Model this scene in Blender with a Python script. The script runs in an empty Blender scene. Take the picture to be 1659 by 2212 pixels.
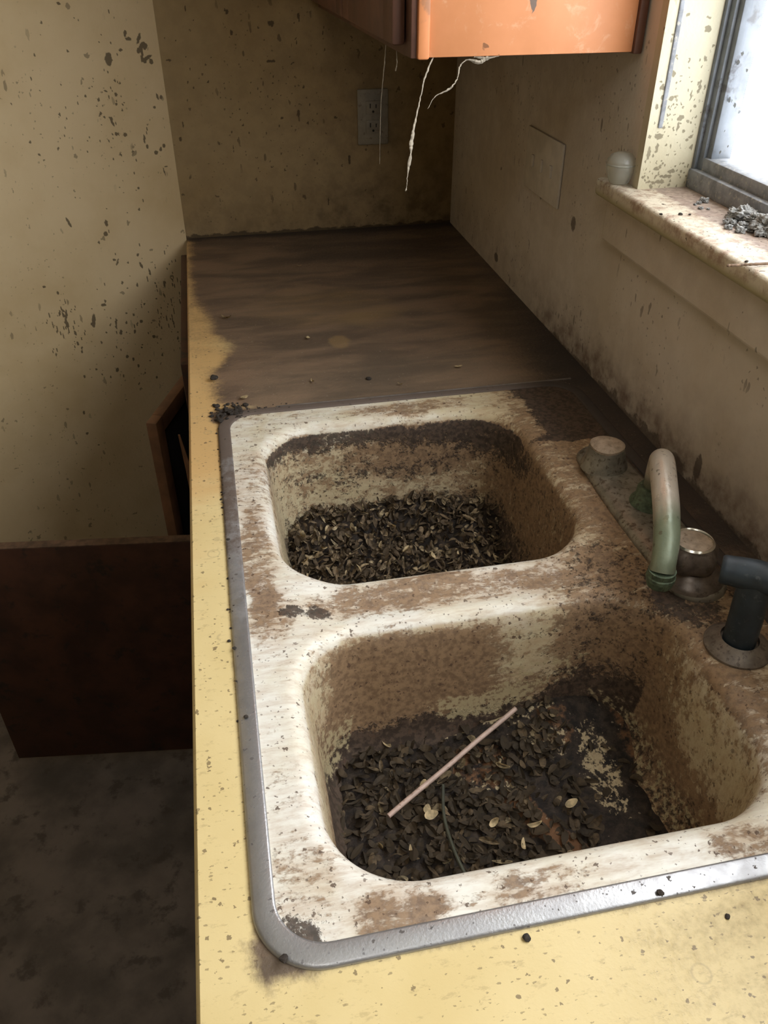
import bpy, bmesh, math, random
import numpy as np
from mathutils import Vector, Matrix, noise as mnoise
from mathutils.geometry import delaunay_2d_cdt
random.seed(7)
PI = math.pi
sc = bpy.context.scene
COL = sc.collection

# ------------------------------------------------------------------ camera
CAM_R = ((0.98029, 0.11660, -0.15947), (-0.19754, 0.57081, -0.79697), (-0.00190, 0.81276, 0.58259))
CAM_C = (0.0753, -0.2732, 0.5841)
cd = bpy.data.cameras.new('camera')
cam = bpy.data.objects.new('camera', cd)
COL.objects.link(cam)
m4 = Matrix(CAM_R).to_4x4()
m4.translation = Vector(CAM_C)
cam.matrix_world = m4
cd.sensor_fit = 'HORIZONTAL'
cd.sensor_width = 36.0
cd.lens = 1754.87 / 1659.0 * 36.0
cd.clip_start = 0.01
sc.camera = cam

# ------------------------------------------------------------------ light
sc.view_settings.view_transform = 'Standard'
sc.view_settings.look = 'None'
sc.view_settings.gamma = 1.0
sc.view_settings.use_curve_mapping = False
sc.view_settings.exposure = 0.0
W = bpy.data.worlds.new('world')
sc.world = W
W.use_nodes = True
wbg = W.node_tree.nodes['Background']
wbg.inputs[0].default_value = (0.94, 0.97, 1.0, 1)
wbg.inputs[1].default_value = 8.5


def area(name, loc, rot, sx, sy, power=0.0, col=(1, 1, 1), portal=False):
    l = bpy.data.lights.new(name, 'AREA')
    l.shape = 'RECTANGLE'
    l.size, l.size_y = sx, sy
    l.energy = power
    l.color = col
    if portal:
        l.cycles.is_portal = True
    o = bpy.data.objects.new(name, l)
    COL.objects.link(o)
    o.location = loc
    o.rotation_euler = rot
    return o


WY0, WY1, WZ0, WZ1 = -0.75, 0.78, 0.30, 1.25      # opening of the kitchen window
area('window_portal', (0.765, (WY0 + WY1) / 2, (WZ0 + WZ1) / 2), (0, PI / 2, 0), WZ1 - WZ0, WY1 - WY0, portal=True)
# added fill light without a fixture, above and behind the camera
area('overhead_fill_light', (-0.15, -0.75, 1.40), (math.radians(12), 0, 0), 0.45, 0.45, power=3.5, col=(1.0, 0.97, 0.92))
CY = sc.cycles
CY.max_bounces = 6
CY.diffuse_bounces = 3
CY.glossy_bounces = 3
CY.use_adaptive_sampling = True
CY.adaptive_threshold = 0.03
CY.transparent_max_bounces = 12
CY.sample_clamp_indirect = 4.0


# ------------------------------------------------------------------ node expressions
class T:
    """tiny expression builder for material nodes"""
    def __init__(s, name):
        s.m = bpy.data.materials.new(name)
        s.m.use_nodes = True
        s.nt = s.m.node_tree
        s.bsdf = s.nt.nodes['Principled BSDF']
        g = s.nt.nodes.new('ShaderNodeNewGeometry')
        s.P = g.outputs['Position']
        s.N = g.outputs['Normal']
        s.isl = g.outputs['Random Per Island']
        sp = s.nt.nodes.new('ShaderNodeSeparateXYZ')
        s.nt.links.new(s.P, sp.inputs[0])
        s.x, s.y, s.z = sp.outputs

    def put(s, sock, v):
        if isinstance(v, bpy.types.NodeSocket):
            s.nt.links.new(v, sock)
        elif isinstance(v, (tuple, list)):
            sock.default_value = (*v, 1) if len(v) == 3 and sock.type == 'RGBA' else v
        else:
            sock.default_value = v

    def op(s, o, a, b=0.0, c=0.0, clamp=False):
        n = s.nt.nodes.new('ShaderNodeMath')
        n.operation = o
        n.use_clamp = clamp
        s.put(n.inputs[0], a)
        s.put(n.inputs[1], b)
        s.put(n.inputs[2], c)
        return n.outputs[0]

    def add(s, a, b): return s.op('ADD', a, b)
    def sub(s, a, b): return s.op('SUBTRACT', a, b)
    def mul(s, a, b): return s.op('MULTIPLY', a, b)
    def mx(s, a, b): return s.op('MAXIMUM', a, b)

    def sm(s, v, a, b, lo=0.0, hi=1.0):
        n = s.nt.nodes.new('ShaderNodeMapRange')
        n.interpolation_type = 'SMOOTHSTEP'
        if a > b:
            a, b, lo, hi = b, a, hi, lo
        s.put(n.inputs[0], v)
        for i, q in zip((1, 2, 3, 4), (a, b, lo, hi)):
            n.inputs[i].default_value = q
        return n.outputs[0]

    def vec(s, sx=1, sy=1, sz=1, off=(0, 0, 0)):
        n = s.nt.nodes.new('ShaderNodeMapping')
        s.nt.links.new(s.P, n.inputs[0])
        n.inputs['Scale'].default_value = (sx, sy, sz)
        n.inputs['Location'].default_value = off
        return n.outputs[0]

    def noise(s, sc_, det=4, rough=0.55, dist=0.0, v=None):
        n = s.nt.nodes.new('ShaderNodeTexNoise')
        s.put(n.inputs['Vector'], v if v is not None else s.P)
        n.inputs['Scale'].default_value = sc_
        n.inputs['Detail'].default_value = min(det, 5 if sc_ < 60 else 4 if sc_ < 130 else 3)
        n.inputs['Roughness'].default_value = rough
        n.inputs['Distortion'].default_value = dist
        return n.outputs[0]

    def specks(s, sc_, r, v=None, keep=0.5, warp=0.0):
        """random round-ish specks: voronoi cells, only a share of them filled"""
        src = v if v is not None else s.P
        if warp:
            nn = s.nt.nodes.new('ShaderNodeTexNoise')
            s.put(nn.inputs['Vector'], src)
            nn.inputs['Scale'].default_value = sc_ * 2.2
            nn.inputs['Detail'].default_value = 1
            ml = s.nt.nodes.new('ShaderNodeVectorMath')
            ml.operation = 'MULTIPLY_ADD'
            s.nt.links.new(nn.outputs[1], ml.inputs[0])
            ml.inputs[1].default_value = (warp / sc_,) * 3
            s.put(ml.inputs[2], src)
            src = ml.outputs[0]
        n = s.nt.nodes.new('ShaderNodeTexVoronoi')
        s.put(n.inputs['Vector'], src)
        n.inputs['Scale'].default_value = sc_
        sp = s.nt.nodes.new('ShaderNodeSeparateColor')
        s.nt.links.new(n.outputs['Color'], sp.inputs[0])
        rad = s.mul(s.mx(s.sub(sp.outputs[0], 1 - keep), 0.0), r / keep)
        return s.sm(s.sub(n.outputs['Distance'], rad), 0.0, -0.06)

    def attr(s, name):
        n = s.nt.nodes.new('ShaderNodeAttribute')
        n.attribute_name = name
        return n.outputs['Fac']

    def mix(s, f, a, b):
        n = s.nt.nodes.new('ShaderNodeMix')
        n.data_type = 'RGBA'
        s.put(n.inputs[0], f)
        s.put(n.inputs[6], a)
        s.put(n.inputs[7], b)
        return n.outputs[2]

    def brk(s, a, n, amp=0.9, soft=0.12):
        """break a soft painted amount up with noise"""
        return s.sm(s.add(a, s.mul(s.sub(n, 0.5), amp)), 0.5 - soft, 0.5 + soft)

    def bump(s, h, dist=0.001, strength=1.0):
        n = s.nt.nodes.new('ShaderNodeBump')
        n.inputs['Distance'].default_value = dist
        n.inputs['Strength'].default_value = strength
        s.put(n.inputs['Height'], h)
        s.nt.links.new(n.outputs[0], s.bsdf.inputs['Normal'])

    def out(s, col, rough=0.6, metal=0.0, spec=0.5):
        s.put(s.bsdf.inputs['Base Color'], col)
        s.put(s.bsdf.inputs['Roughness'], rough)
        s.put(s.bsdf.inputs['Metallic'], metal)
        s.put(s.bsdf.inputs['Specular IOR Level'], spec)
        return s.m


def simple(name, col, rough=0.6, metal=0.0, var=0.25, nscale=60, dirt=None, dirt_amt=0.0, bump=0.0, spec=0.5):
    t = T(name)
    n = t.noise(nscale, 5, 0.6)
    lo = tuple(c * (1 - var) for c in col)
    hi = tuple(min(1, c * (1 + var)) for c in col)
    c = t.mix(t.sm(n, 0.3, 0.7), lo, hi)
    if dirt:
        c = t.mix(t.mul(t.sm(t.noise(nscale * 2.3, 6, 0.65), 0.62 - dirt_amt * 0.3, 0.72 - dirt_amt * 0.2), 0.9), c, dirt)
    if bump:
        t.bump(n, bump)
    return t.out(c, rough, metal, spec)


# walls ---------------------------------------------------------------
def wall_mat(name, base, grime, gx, attr=False, streak=False):
    t = T(name)
    n = t.noise(3.5, 5, 0.6)
    c = t.mix(t.sm(n, 0.35, 0.7), base, tuple(b * q for b, q in zip(base, (0.84, 0.80, 0.72))))
    fine = t.specks(190, 0.42, keep=0.16, warp=0.8)
    big = t.specks(55, 0.34, keep=0.10, warp=0.9)
    drip = t.specks(110, 0.42, v=t.vec(1, 1, 0.35), keep=0.12, warp=0.6)
    patch = t.sm(t.noise(5, 3, 0.5), 0.42, 0.6)
    s = t.mx(t.mul(fine, t.mul(patch, 0.75)), t.mx(t.mul(big, 0.85), t.mul(drip, t.mul(patch, 0.8))))
    s = t.mul(s, gx)
    if attr:
        a = t.attr('stain')
        s = t.mx(s, t.mul(t.brk(a, t.noise(220, 4, 0.6), 0.9, 0.22), 0.78))
        c = t.mix(t.mul(t.attr('film'), t.sm(t.noise(30, 6, 0.65), 0.3, 0.7, 0.35, 0.95)), c, grime)
    c = t.mix(s, c, tuple(g * 0.45 for g in grime))
    t.bump(t.add(t.noise(160, 3), t.mul(s, 0.6)), 0.0006)
    return t.out(c, 0.75, 0, 0.25)


M = {}
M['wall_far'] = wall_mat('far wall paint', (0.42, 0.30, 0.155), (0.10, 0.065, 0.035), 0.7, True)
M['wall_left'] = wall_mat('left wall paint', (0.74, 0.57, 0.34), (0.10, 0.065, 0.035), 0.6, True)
M['wall_right'] = wall_mat('window wall paint', (0.68, 0.61, 0.53), (0.19, 0.135, 0.105), 0.7, True)  # base greyed to carry the haze beside the window
M['room'] = wall_mat('room paint', (0.50, 0.42, 0.27), (0.08, 0.055, 0.03), 0.6)
M['jamb'] = wall_mat('cream jamb paint', (0.57, 0.53, 0.40), (0.36, 0.30, 0.19), 1.0, True)
M['ceiling'] = simple('ceiling paint', (0.6, 0.56, 0.46), 0.8)
M['floor'] = simple('dirty floor', (0.15, 0.125, 0.11), 0.75, var=0.35, nscale=9, dirt=(0.08, 0.065, 0.055), dirt_amt=0.3, bump=0.002)
M['darkwood'] = simple('dark stained wood', (0.055, 0.020, 0.010), 0.55, var=0.35, nscale=14, dirt=(0.02, 0.012, 0.008), dirt_amt=0.2)
M['darkwood_top'] = simple('dusty door edge', (0.11, 0.062, 0.035), 0.8, var=0.4, nscale=60)
M['brownwood'] = simple('brown wood', (0.16, 0.075, 0.035), 0.6, var=0.3, nscale=20)
M['blackgap'] = simple('cabinet inside', (0.018, 0.012, 0.010), 0.9)
M['orange'] = simple('orange painted panel', (0.66, 0.25, 0.095), 0.5, var=0.14, nscale=7, dirt=(0.35, 0.16, 0.08), dirt_amt=0.15)
M['upwood'] = simple('reddish brown cabinet wood', (0.13, 0.058, 0.038), 0.5, var=0.3, nscale=12)
M['steel'] = None


def steel():
    t = T('dull stainless rim')
    n = t.noise(45, 5, 0.6, v=t.vec(1, 1, 1))
    n2 = t.noise(420, 4, 0.6)
    film = t.attr('film')
    c = t.mix(t.sm(n, 0.35, 0.7), (0.46, 0.46, 0.47), (0.36, 0.355, 0.36))
    dust = t.brk(film, t.noise(55, 6, 0.65), 0.7, 0.2)
    sp = t.mx(t.specks(190, 0.4, keep=0.16, warp=0.8), t.mul(t.specks(420, 0.4, keep=0.2, warp=0.5), 0.7))
    c = t.mix(dust, c, t.mix(t.sm(t.x, 0.48, 0.56), (0.12, 0.088, 0.07), (0.055, 0.042, 0.035)))
    c = t.mix(t.mul(sp, 0.85), c, (0.06, 0.045, 0.035))
    f = t.mx(dust, sp)
    t.bump(n2, 0.0002)
    met = t.sub(0.80, t.mul(f, 0.8))
    ro = t.add(t.sm(n, 0.3, 0.7, 0.33, 0.46), t.mul(f, 0.4))
    return t.out(c, ro, met)


M['steel'] = steel()


def enamel():
    t = T('stained enamel')
    n1 = t.noise(26, 8, 0.68, 0.4)
    n2 = t.noise(150, 5, 0.65)
    n3 = t.noise(60, 8, 0.75, 0.2, v=t.vec(0.45, 1.8, 1.0))
    br, dk, cr = t.attr('brown'), t.attr('dark'), t.attr('crust')
    c = t.mix(t.sm(t.noise(12, 4), 0.35, 0.7), (0.82, 0.80, 0.73), (0.74, 0.69, 0.56))
    yel = t.brk(t.attr('yellow'), n1, 0.8, 0.3)
    c = t.mix(t.mul(yel, 0.85), c, (0.55, 0.46, 0.27))
    veil = t.brk(t.add(br, 0.10), n3, 1.6, 0.38)
    c = t.mix(t.mul(veil, 0.6), c, (0.40, 0.25, 0.14))
    nl = t.noise(7, 3, 0.5)
    nb = t.add(t.add(t.mul(nl, 0.28), t.mul(t.noise(60, 8, 0.78, 0.3, v=t.vec(0.6, 1.5, 1)), 0.47)), t.mul(n2, 0.25))
    b = t.brk(br, nb, 2.6, 0.13)
    c = t.mix(t.mul(b, 0.85), c, t.mix(t.sm(n2, 0.35, 0.65), (0.13, 0.070, 0.036), (0.27, 0.165, 0.088)))
    d = t.brk(dk, t.add(t.mul(t.noise(70, 8, 0.75, 0.3), 0.6), t.mul(t.noise(260, 5, 0.7), 0.4)), 2.2, 0.12)
    c = t.mix(t.mul(d, 0.93), c, t.mix(t.sm(n2, 0.4, 0.6), (0.030, 0.020, 0.014), (0.075, 0.050, 0.036)))
    s1 = t.mul(t.specks(170, 0.42, keep=0.30, warp=1.0), t.sm(t.add(t.noise(18, 4), t.mul(t.mx(br, dk), 0.5)), 0.44, 0.70))
    s2 = t.mul(t.specks(330, 0.42, keep=0.25, warp=0.8), t.sm(t.add(t.noise(30, 4), t.mul(t.mx(br, dk), 0.5)), 0.42, 0.6))
    sp = t.mx(t.mul(s1, 0.85), t.mul(s2, 0.7))
    c = t.mix(sp, c, (0.09, 0.052, 0.032))
    k = t.brk(cr, n2, 1.5, 0.12)
    c = t.mix(t.mul(k, 0.8), c, (0.46, 0.38, 0.22))
    rough = t.add(0.30, t.mul(t.mx(t.mx(b, d), t.mx(sp, veil)), 0.45))
    h = t.add(t.mul(d, 1.0), t.add(t.mul(b, 0.25), t.mul(n2, 0.25)))
    t.bump(h, 0.0009)
    return t.out(c, rough, 0, 0.4)


M['enamel'] = enamel()


def laminate():
    t = T('yellow laminate')
    n1 = t.noise(14, 7, 0.65, 0.3, v=t.vec(0.6, 1.8, 1))
    n2 = t.noise(170, 5, 0.65)
    film, dirt_shade, org = t.attr('film'), t.attr('dark'), t.attr('orange')
    c = t.mix(t.sm(t.noise(9, 4), 0.3, 0.75), (0.74, 0.59, 0.30), (0.68, 0.53, 0.25))
    c = t.mix(t.mul(t.brk(org, n1, 0.7, 0.3), 0.75), c, (0.62, 0.36, 0.14))
    c = t.mix(t.mul(t.sm(t.noise(85, 8, 0.78, v=t.vec(0.6, 1.4, 1)), 0.55, 0.68), 0.42), c, (0.42, 0.31, 0.15))
    # faint rings left by drops
    v = t.nt.nodes.new('ShaderNodeTexVoronoi')
    t.nt.links.new(t.P, v.inputs['Vector'])
    v.inputs['Scale'].default_value = 32
    ring = t.mul(t.sm(v.outputs['Distance'], 0.17, 0.21), t.sm(v.outputs['Distance'], 0.26, 0.22))
    cc = t.nt.nodes.new('ShaderNodeSeparateColor')
    t.nt.links.new(v.outputs['Color'], cc.inputs[0])
    c = t.mix(t.mul(t.mul(ring, t.sm(cc.outputs[0], 0.8, 0.84)), 0.3), c, (0.33, 0.25, 0.14))
    s = t.mx(t.mul(t.specks(190, 0.42, keep=0.16, warp=0.8), 0.75),
             t.mx(t.mul(t.specks(110, 0.32, keep=0.07, warp=0.9), 0.8), t.mul(t.specks(420, 0.42, v=t.vec(0.5, 1, 1), keep=0.22, warp=0.7), 0.55)))
    c = t.mix(s, c, (0.16, 0.11, 0.06))
    f = t.brk(film, t.add(t.mul(n1, 0.6), t.mul(n2, 0.4)), 1.3, 0.36)  # dust film, also carrying the shade painted at the near right
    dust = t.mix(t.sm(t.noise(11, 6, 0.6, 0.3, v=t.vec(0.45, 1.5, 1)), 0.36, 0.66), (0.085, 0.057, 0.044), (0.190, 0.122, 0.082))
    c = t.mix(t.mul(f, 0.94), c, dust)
    oc = t.brk(t.attr('ochre'), n1, 0.6, 0.25)
    c = t.mix(t.mul(oc, 0.5), c, (0.33, 0.21, 0.09))
    d = t.brk(dirt_shade, t.add(t.mul(n1, 0.5), t.mul(n2, 0.5)), 1.0, 0.34)  # blackish dirt together with the painted far right shade
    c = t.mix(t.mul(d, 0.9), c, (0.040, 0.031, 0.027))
    sp2 = t.mul(t.specks(260, 0.36, keep=0.10, warp=0.7), f)
    c = t.mix(t.mul(sp2, 0.6), c, (0.32, 0.26, 0.20))
    t.bump(t.add(t.mul(n2, t.add(0.15, f)), d), 0.0009)
    rough = t.add(0.36, t.mul(t.mx(f, d), 0.3))
    return t.out(c, rough, 0, 0.4)


M['laminate'] = laminate()


def litter(name, pal, fine):
    t = T(name)
    r = t.nt.nodes.new('ShaderNodeValToRGB')
    t.nt.links.new(t.isl, r.inputs[0])
    el = r.color_ramp.elements
    for i, (p, c) in enumerate(pal):
        e = el[i] if i < 2 else el.new(p)
        e.position = p
        e.color = (*c, 1)
    c = t.mix(t.sm(t.noise(fine, 4), 0.35, 0.7), r.outputs[0], (0.05, 0.036, 0.022))
    return t.out(c, 0.75, 0, 0.2)


M['leaf1'] = litter('dry leaf litter', [(0, (0.06, 0.042, 0.026)), (0.4, (0.135, 0.096, 0.060)), (0.72, (0.23, 0.165, 0.10)), (0.93, (0.38, 0.29, 0.17)), (1, (0.55, 0.44, 0.27))], 160)
M['leaf2'] = litter('dark leaf litter', [(0, (0.022, 0.017, 0.012)), (0.5, (0.050, 0.037, 0.024)), (0.8, (0.085, 0.060, 0.036)), (0.96, (0.15, 0.105, 0.06)), (1, (0.3, 0.24, 0.14))], 160)


def soil():
    t = T('black sink grime')
    n = t.noise(90, 6, 0.7)
    c = t.mix(t.sm(n, 0.35, 0.7), (0.014, 0.010, 0.008), (0.05, 0.035, 0.024))
    br, cr = t.attr('brown'), t.attr('crust')
    b = t.brk(br, n, 1.2, 0.15)
    c = t.mix(b, c, t.mix(n, (0.10, 0.045, 0.02), (0.20, 0.10, 0.045)))
    k = t.brk(cr, t.noise(130, 6, 0.7), 1.9, 0.10)
    c = t.mix(k, c, t.mix(t.noise(260, 3), (0.26, 0.18, 0.10), (0.52, 0.43, 0.27)))
    sp = t.specks(230, 0.35, keep=0.12, warp=0.6)
    c = t.mix(t.mul(sp, 0.55), c, (0.30, 0.24, 0.17))
    t.bump(n, 0.003)
    return t.out(c, 0.75, 0, 0.3)


M['soil'] = soil()
M['husk'] = simple('pale husk', (0.60, 0.47, 0.27), 0.6, var=0.25, nscale=200)
M['flake'] = simple('pale flake', (0.62, 0.55, 0.44), 0.7, var=0.3, nscale=250)
M['crumb'] = simple('black crumb', (0.03, 0.022, 0.016), 0.85, var=0.4, nscale=250)
M['straw'] = simple('pinkish stick', (0.50, 0.36, 0.30), 0.45, var=0.12, nscale=90, dirt=(0.2, 0.12, 0.08), dirt_amt=0.1)
M['chrome'] = simple('corroded chrome', (0.25, 0.23, 0.19), 0.42, 0.55, var=0.25, nscale=60, dirt=(0.11, 0.085, 0.06), dirt_amt=0.35, bump=0.0006)
M['brownmetal'] = simple('grimy brown metal', (0.13, 0.10, 0.08), 0.35, 0.3, var=0.3, nscale=70, dirt=(0.07, 0.055, 0.04), dirt_amt=0.3)
M['brightmetal'] = simple('bright metal cap rim', (0.72, 0.68, 0.6), 0.22, 0.9, var=0.1)
M['beigecap'] = simple('beige dusty cap', (0.34, 0.26, 0.19), 0.7, var=0.25, nscale=90, dirt=(0.2, 0.14, 0.09), dirt_amt=0.2)
M['bluerubber'] = simple('dark blue sprayer plastic', (0.020, 0.030, 0.040), 0.5, 0, var=0.3, nscale=50, dirt=(0.07, 0.08, 0.085), dirt_amt=0.15)
M['greycollar'] = simple('grey brown collar', (0.16, 0.13, 0.105), 0.45, 0.2, var=0.25, nscale=80, dirt=(0.08, 0.06, 0.045), dirt_amt=0.3)
M['plate'] = simple('grimy ivory plastic', (0.26, 0.225, 0.17), 0.5, 0, var=0.15, nscale=40, dirt=(0.17, 0.12, 0.08), dirt_amt=0.2)
M['slot'] = simple('dark slot', (0.02, 0.015, 0.012), 0.8)
M['plate2'] = simple('painted over plate', (0.60, 0.54, 0.46), 0.6, 0, var=0.1, nscale=30)
M['web'] = simple('dusty cobweb', (0.36, 0.31, 0.24), 0.9, var=0.2, nscale=200)
M['dust'] = simple('grey dust fluff', (0.32, 0.32, 0.31), 0.95, var=0.5, nscale=300, dirt=(0.12, 0.10, 0.09), dirt_amt=0.25)
M['twig'] = simple('dark twig', (0.16, 0.10, 0.06), 0.8, var=0.4, nscale=200)
M['sash'] = simple('blue grey sash', (0.17, 0.19, 0.22), 0.5, var=0.2, nscale=20, dirt=(0.08, 0.08, 0.09), dirt_amt=0.2)
M['sashrail'] = simple('dusty sash rail', (0.22, 0.23, 0.25), 0.75, var=0.3, nscale=60, dirt=(0.4, 0.38, 0.34), dirt_amt=0.2)


def spout_mat():
    t = T('limescaled spout')
    n = t.noise(55, 5, 0.6)
    c = t.mix(t.sm(t.y, 0.375, 0.330), t.mix(n, (0.44, 0.38, 0.31), (0.60, 0.53, 0.45)), t.mix(n, (0.12, 0.16, 0.10), (0.27, 0.30, 0.21)))
    c = t.mix(t.sm(t.z, 0.062, 0.045), c, (0.15, 0.15, 0.10))
    c = t.mix(t.mul(t.specks(150, 0.4, keep=0.15, warp=0.6), 0.7), c, (0.10, 0.08, 0.05))
    t.bump(n, 0.0012)
    return t.out(c, t.sm(n, 0.3, 0.7, 0.25, 0.5), 0.25, 0.6)


M['spout'] = spout_mat()
M['verdigris'] = simple('green corroded collar', (0.09, 0.12, 0.075), 0.6, 0.3, var=0.4, nscale=120, dirt=(0.05, 0.05, 0.03), dirt_amt=0.3, bump=0.001)


def sill_mat():
    t = T('dusty sill paint')
    n = t.noise(50, 7, 0.7)
    c = t.mix(t.sm(n, 0.4, 0.66), (0.64, 0.58, 0.46), (0.36, 0.26, 0.19))
    film = t.add(t.sm(t.x, 0.635, 0.67), t.mul(t.sub(n, 0.5), 0.9))
    c = t.mix(t.mul(t.sm(film, 0.4, 0.75), 0.85), c, t.mix(t.sm(t.noise(140, 5), 0.35, 0.65), (0.22, 0.155, 0.125), (0.36, 0.27, 0.22)))
    s = t.mx(t.specks(300, 0.4, keep=0.25, warp=0.8), t.specks(110, 0.35, keep=0.15, warp=0.8))
    c = t.mix(t.mul(s, 0.8), c, (0.09, 0.055, 0.035))
    c = t.mix(t.sm(t.z, 0.290, 0.280), c, (0.42, 0.37, 0.22))
    t.bump(t.add(n, s), 0.0012)
    return t.out(c, 0.55, 0, 0.4)


M['sill'] = sill_mat()


def glass_mat(name, dirty):
    t = T(name)
    nt = t.nt
    tr = nt.nodes.new('ShaderNodeBsdfTransparent')
    gl = nt.nodes.new('ShaderNodeBsdfGlossy')
    gl.inputs['Roughness'].default_value = 0.05
    df = nt.nodes.new('ShaderNodeBsdfDiffuse')
    df.inputs[0].default_value = (0.35, 0.36, 0.34, 1)
    a = nt.nodes.new('ShaderNodeMixShader')
    a.inputs[0].default_value = 0.06
    nt.links.new(tr.outputs[0], a.inputs[1])
    nt.links.new(gl.outputs[0], a.inputs[2])
    b = nt.nodes.new('ShaderNodeMixShader')
    s = t.mul(t.specks(120, 0.42, keep=0.22, warp=0.7), t.sm(t.add(t.noise(6, 3), t.mul(t.sm(t.y, 0.70, 0.78), 0.2)), 0.5, 0.62))
    t.put(b.inputs[0], t.mx(t.mul(s, 0.8), dirty))
    nt.links.new(a.outputs[0], b.inputs[1])
    nt.links.new(df.outputs[0], b.inputs[2])
    nt.links.new(b.outputs[0], nt.nodes['Material Output'].inputs[0])
    return t.m


M['pane'] = glass_mat('dirty window glass', 0.06)


def jar_mat():
    t = T('frosted jar glass')
    t.out((0.93, 0.95, 0.88), 0.22, 0, 0.5)
    t.bsdf.inputs['Transmission Weight'].default_value = 0.86
    t.bsdf.inputs['IOR'].default_value = 1.35
    t.bump(t.noise(160, 4), 0.0006)
    return t.m


M['jar'] = jar_mat()


# ------------------------------------------------------------------ mesh helpers
def finish(name, bm, mat, parent=None, smooth=False, fields=None, autosm=None):
    me = bpy.data.meshes.new(name)
    bmesh.ops.recalc_face_normals(bm, faces=bm.faces)
    bm.to_mesh(me)
    bm.free()
    o = bpy.data.objects.new(name, me)
    COL.objects.link(o)
    if isinstance(mat, (list, tuple)):
        for m_ in mat:
            me.materials.append(m_)
    else:
        me.materials.append(mat)
    if smooth:
        for p_ in me.polygons:
            p_.use_smooth = True
    if autosm is not None:
        for p_ in me.polygons:
            p_.use_smooth = True
        me.set_sharp_from_angle(angle=math.radians(autosm))
    if fields:
        for k, fn in fields.items():
            a = me.attributes.new(k, 'FLOAT', 'POINT')
            a.data.foreach_set('value', [float(fn(*v.co)) for v in me.vertices])
    if parent:
        o.parent = parent
    return o


def empty(name, loc=(0, 0, 0)):
    o = bpy.data.objects.new(name, None)
    o.empty_display_size = 0.03
    COL.objects.link(o)
    o.location = loc
    return o


def kid(o, root):
    """parent in place: the mesh is modelled in world space"""
    o.parent = root
    o.location = Vector(o.location) - Vector(root.location)
    return o


def tag(o, label, cat, group=None, kind=None):
    o['label'] = label
    o['category'] = cat
    if group:
        o['group'] = group
    if kind:
        o['kind'] = kind
    return o


def struct(o, label=None, cat=None):
    o['kind'] = 'structure'
    if label:
        o['label'] = label
    if cat:
        o['category'] = cat
    return o


def box(bm, x0, x1, y0, y1, z0, z1, bev=0.0, seg=2):
    r = bmesh.ops.create_cube(bm, size=1.0)
    vs = r['verts']
    for v in vs:
        v.co.x = x0 if v.co.x < 0 else x1
        v.co.y = y0 if v.co.y < 0 else y1
        v.co.z = z0 if v.co.z < 0 else z1
    if bev:
        es = list({e for v in vs for e in v.link_edges})
        bmesh.ops.bevel(bm, geom=es, offset=bev, segments=seg, affect='EDGES', profile=0.5)


def bx(name, mat, dims, bev=0.0, parent=None, **k):
    bm = bmesh.new()
    box(bm, *dims, bev=bev)
    return finish(name, bm, mat, parent, autosm=35 if bev else None, **k)


def rrect(x0, x1, y0, y1, r, n=14):
    pts = []
    for cx, cy, a0 in ((x1 - r, y0 + r, -90), (x1 - r, y1 - r, 0), (x0 + r, y1 - r, 90), (x0 + r, y0 + r, 180)):
        for i in range(n + 1):
            a = math.radians(a0 + 90 * i / n)
            pts.append((cx + r * math.cos(a), cy + r * math.sin(a)))
    # resample along the straight parts
    out = []
    m = len(pts)
    for i in range(m):
        a, b = pts[i], pts[(i + 1) % m]
        d = math.dist(a, b)
        k = max(1, int(d / 0.008))
        for j in range(k):
            out.append((a[0] + (b[0] - a[0]) * j / k, a[1] + (b[1] - a[1]) * j / k))
    return out


def tube(bm, pts, rad, n=14, cap=True, squash=1.0):
    pts = [Vector(p) for p in pts]
    if not hasattr(rad, '__len__'):
        rad = [rad] * len(pts)
    rings = []
    up = Vector((0.31, 0.17, 0.93)).normalized()
    prev = None
    for i, p in enumerate(pts):
        d = (pts[min(i + 1, len(pts) - 1)] - pts[max(i - 1, 0)]).normalized()
        if prev is None:
            s = d.cross(up)
            if s.length < 0.1:
                s = d.cross(Vector((1, 0, 0)))
        else:
            s = prev - d * prev.dot(d)
        s.normalize()
        prev = s
        t = d.cross(s)
        rings.append([bm.verts.new(p + (s * math.cos(a) + t * math.sin(a) * squash) * rad[i]) for a in [2 * PI * k / n for k in range(n)]])
    for a, b in zip(rings, rings[1:]):
        for k in range(n):
            bm.faces.new((a[k], a[(k + 1) % n], b[(k + 1) % n], b[k]))
    if cap:
        bm.faces.new(rings[0][::-1])
        bm.faces.new(rings[-1])


def lathe(bm, prof, c=(0, 0, 0), n=32, lobes=0, amp=0.0, mat=None):
    """prof: list of (r, z); closed at r=0 ends"""
    rings = []
    for r, z in prof:
        if r < 1e-6:
            rings.append([bm.verts.new((0, 0, z))])
        else:
            rings.append([bm.verts.new((r * (1 + amp * math.cos(lobes * a)) * math.cos(a), r * (1 + amp * math.cos(lobes * a)) * math.sin(a), z)) for a in [2 * PI * k / n for k in range(n)]])
    for a, b in zip(rings, rings[1:]):
        for k in range(n):
            k2 = (k + 1) % n
            if len(a) == 1 and len(b) == 1:
                continue
            if len(a) == 1:
                bm.faces.new((a[0], b[k], b[k2]))
            elif len(b) == 1:
                bm.faces.new((a[k], a[k2], b[0]))
            else:
                bm.faces.new((a[k], a[k2], b[k2], b[k]))
    Mx = Matrix.Translation(Vector(c)) @ (mat or Matrix())
    vs = [v for r in rings for v in r]
    bmesh.ops.transform(bm, matrix=Mx, verts=vs)


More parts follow.
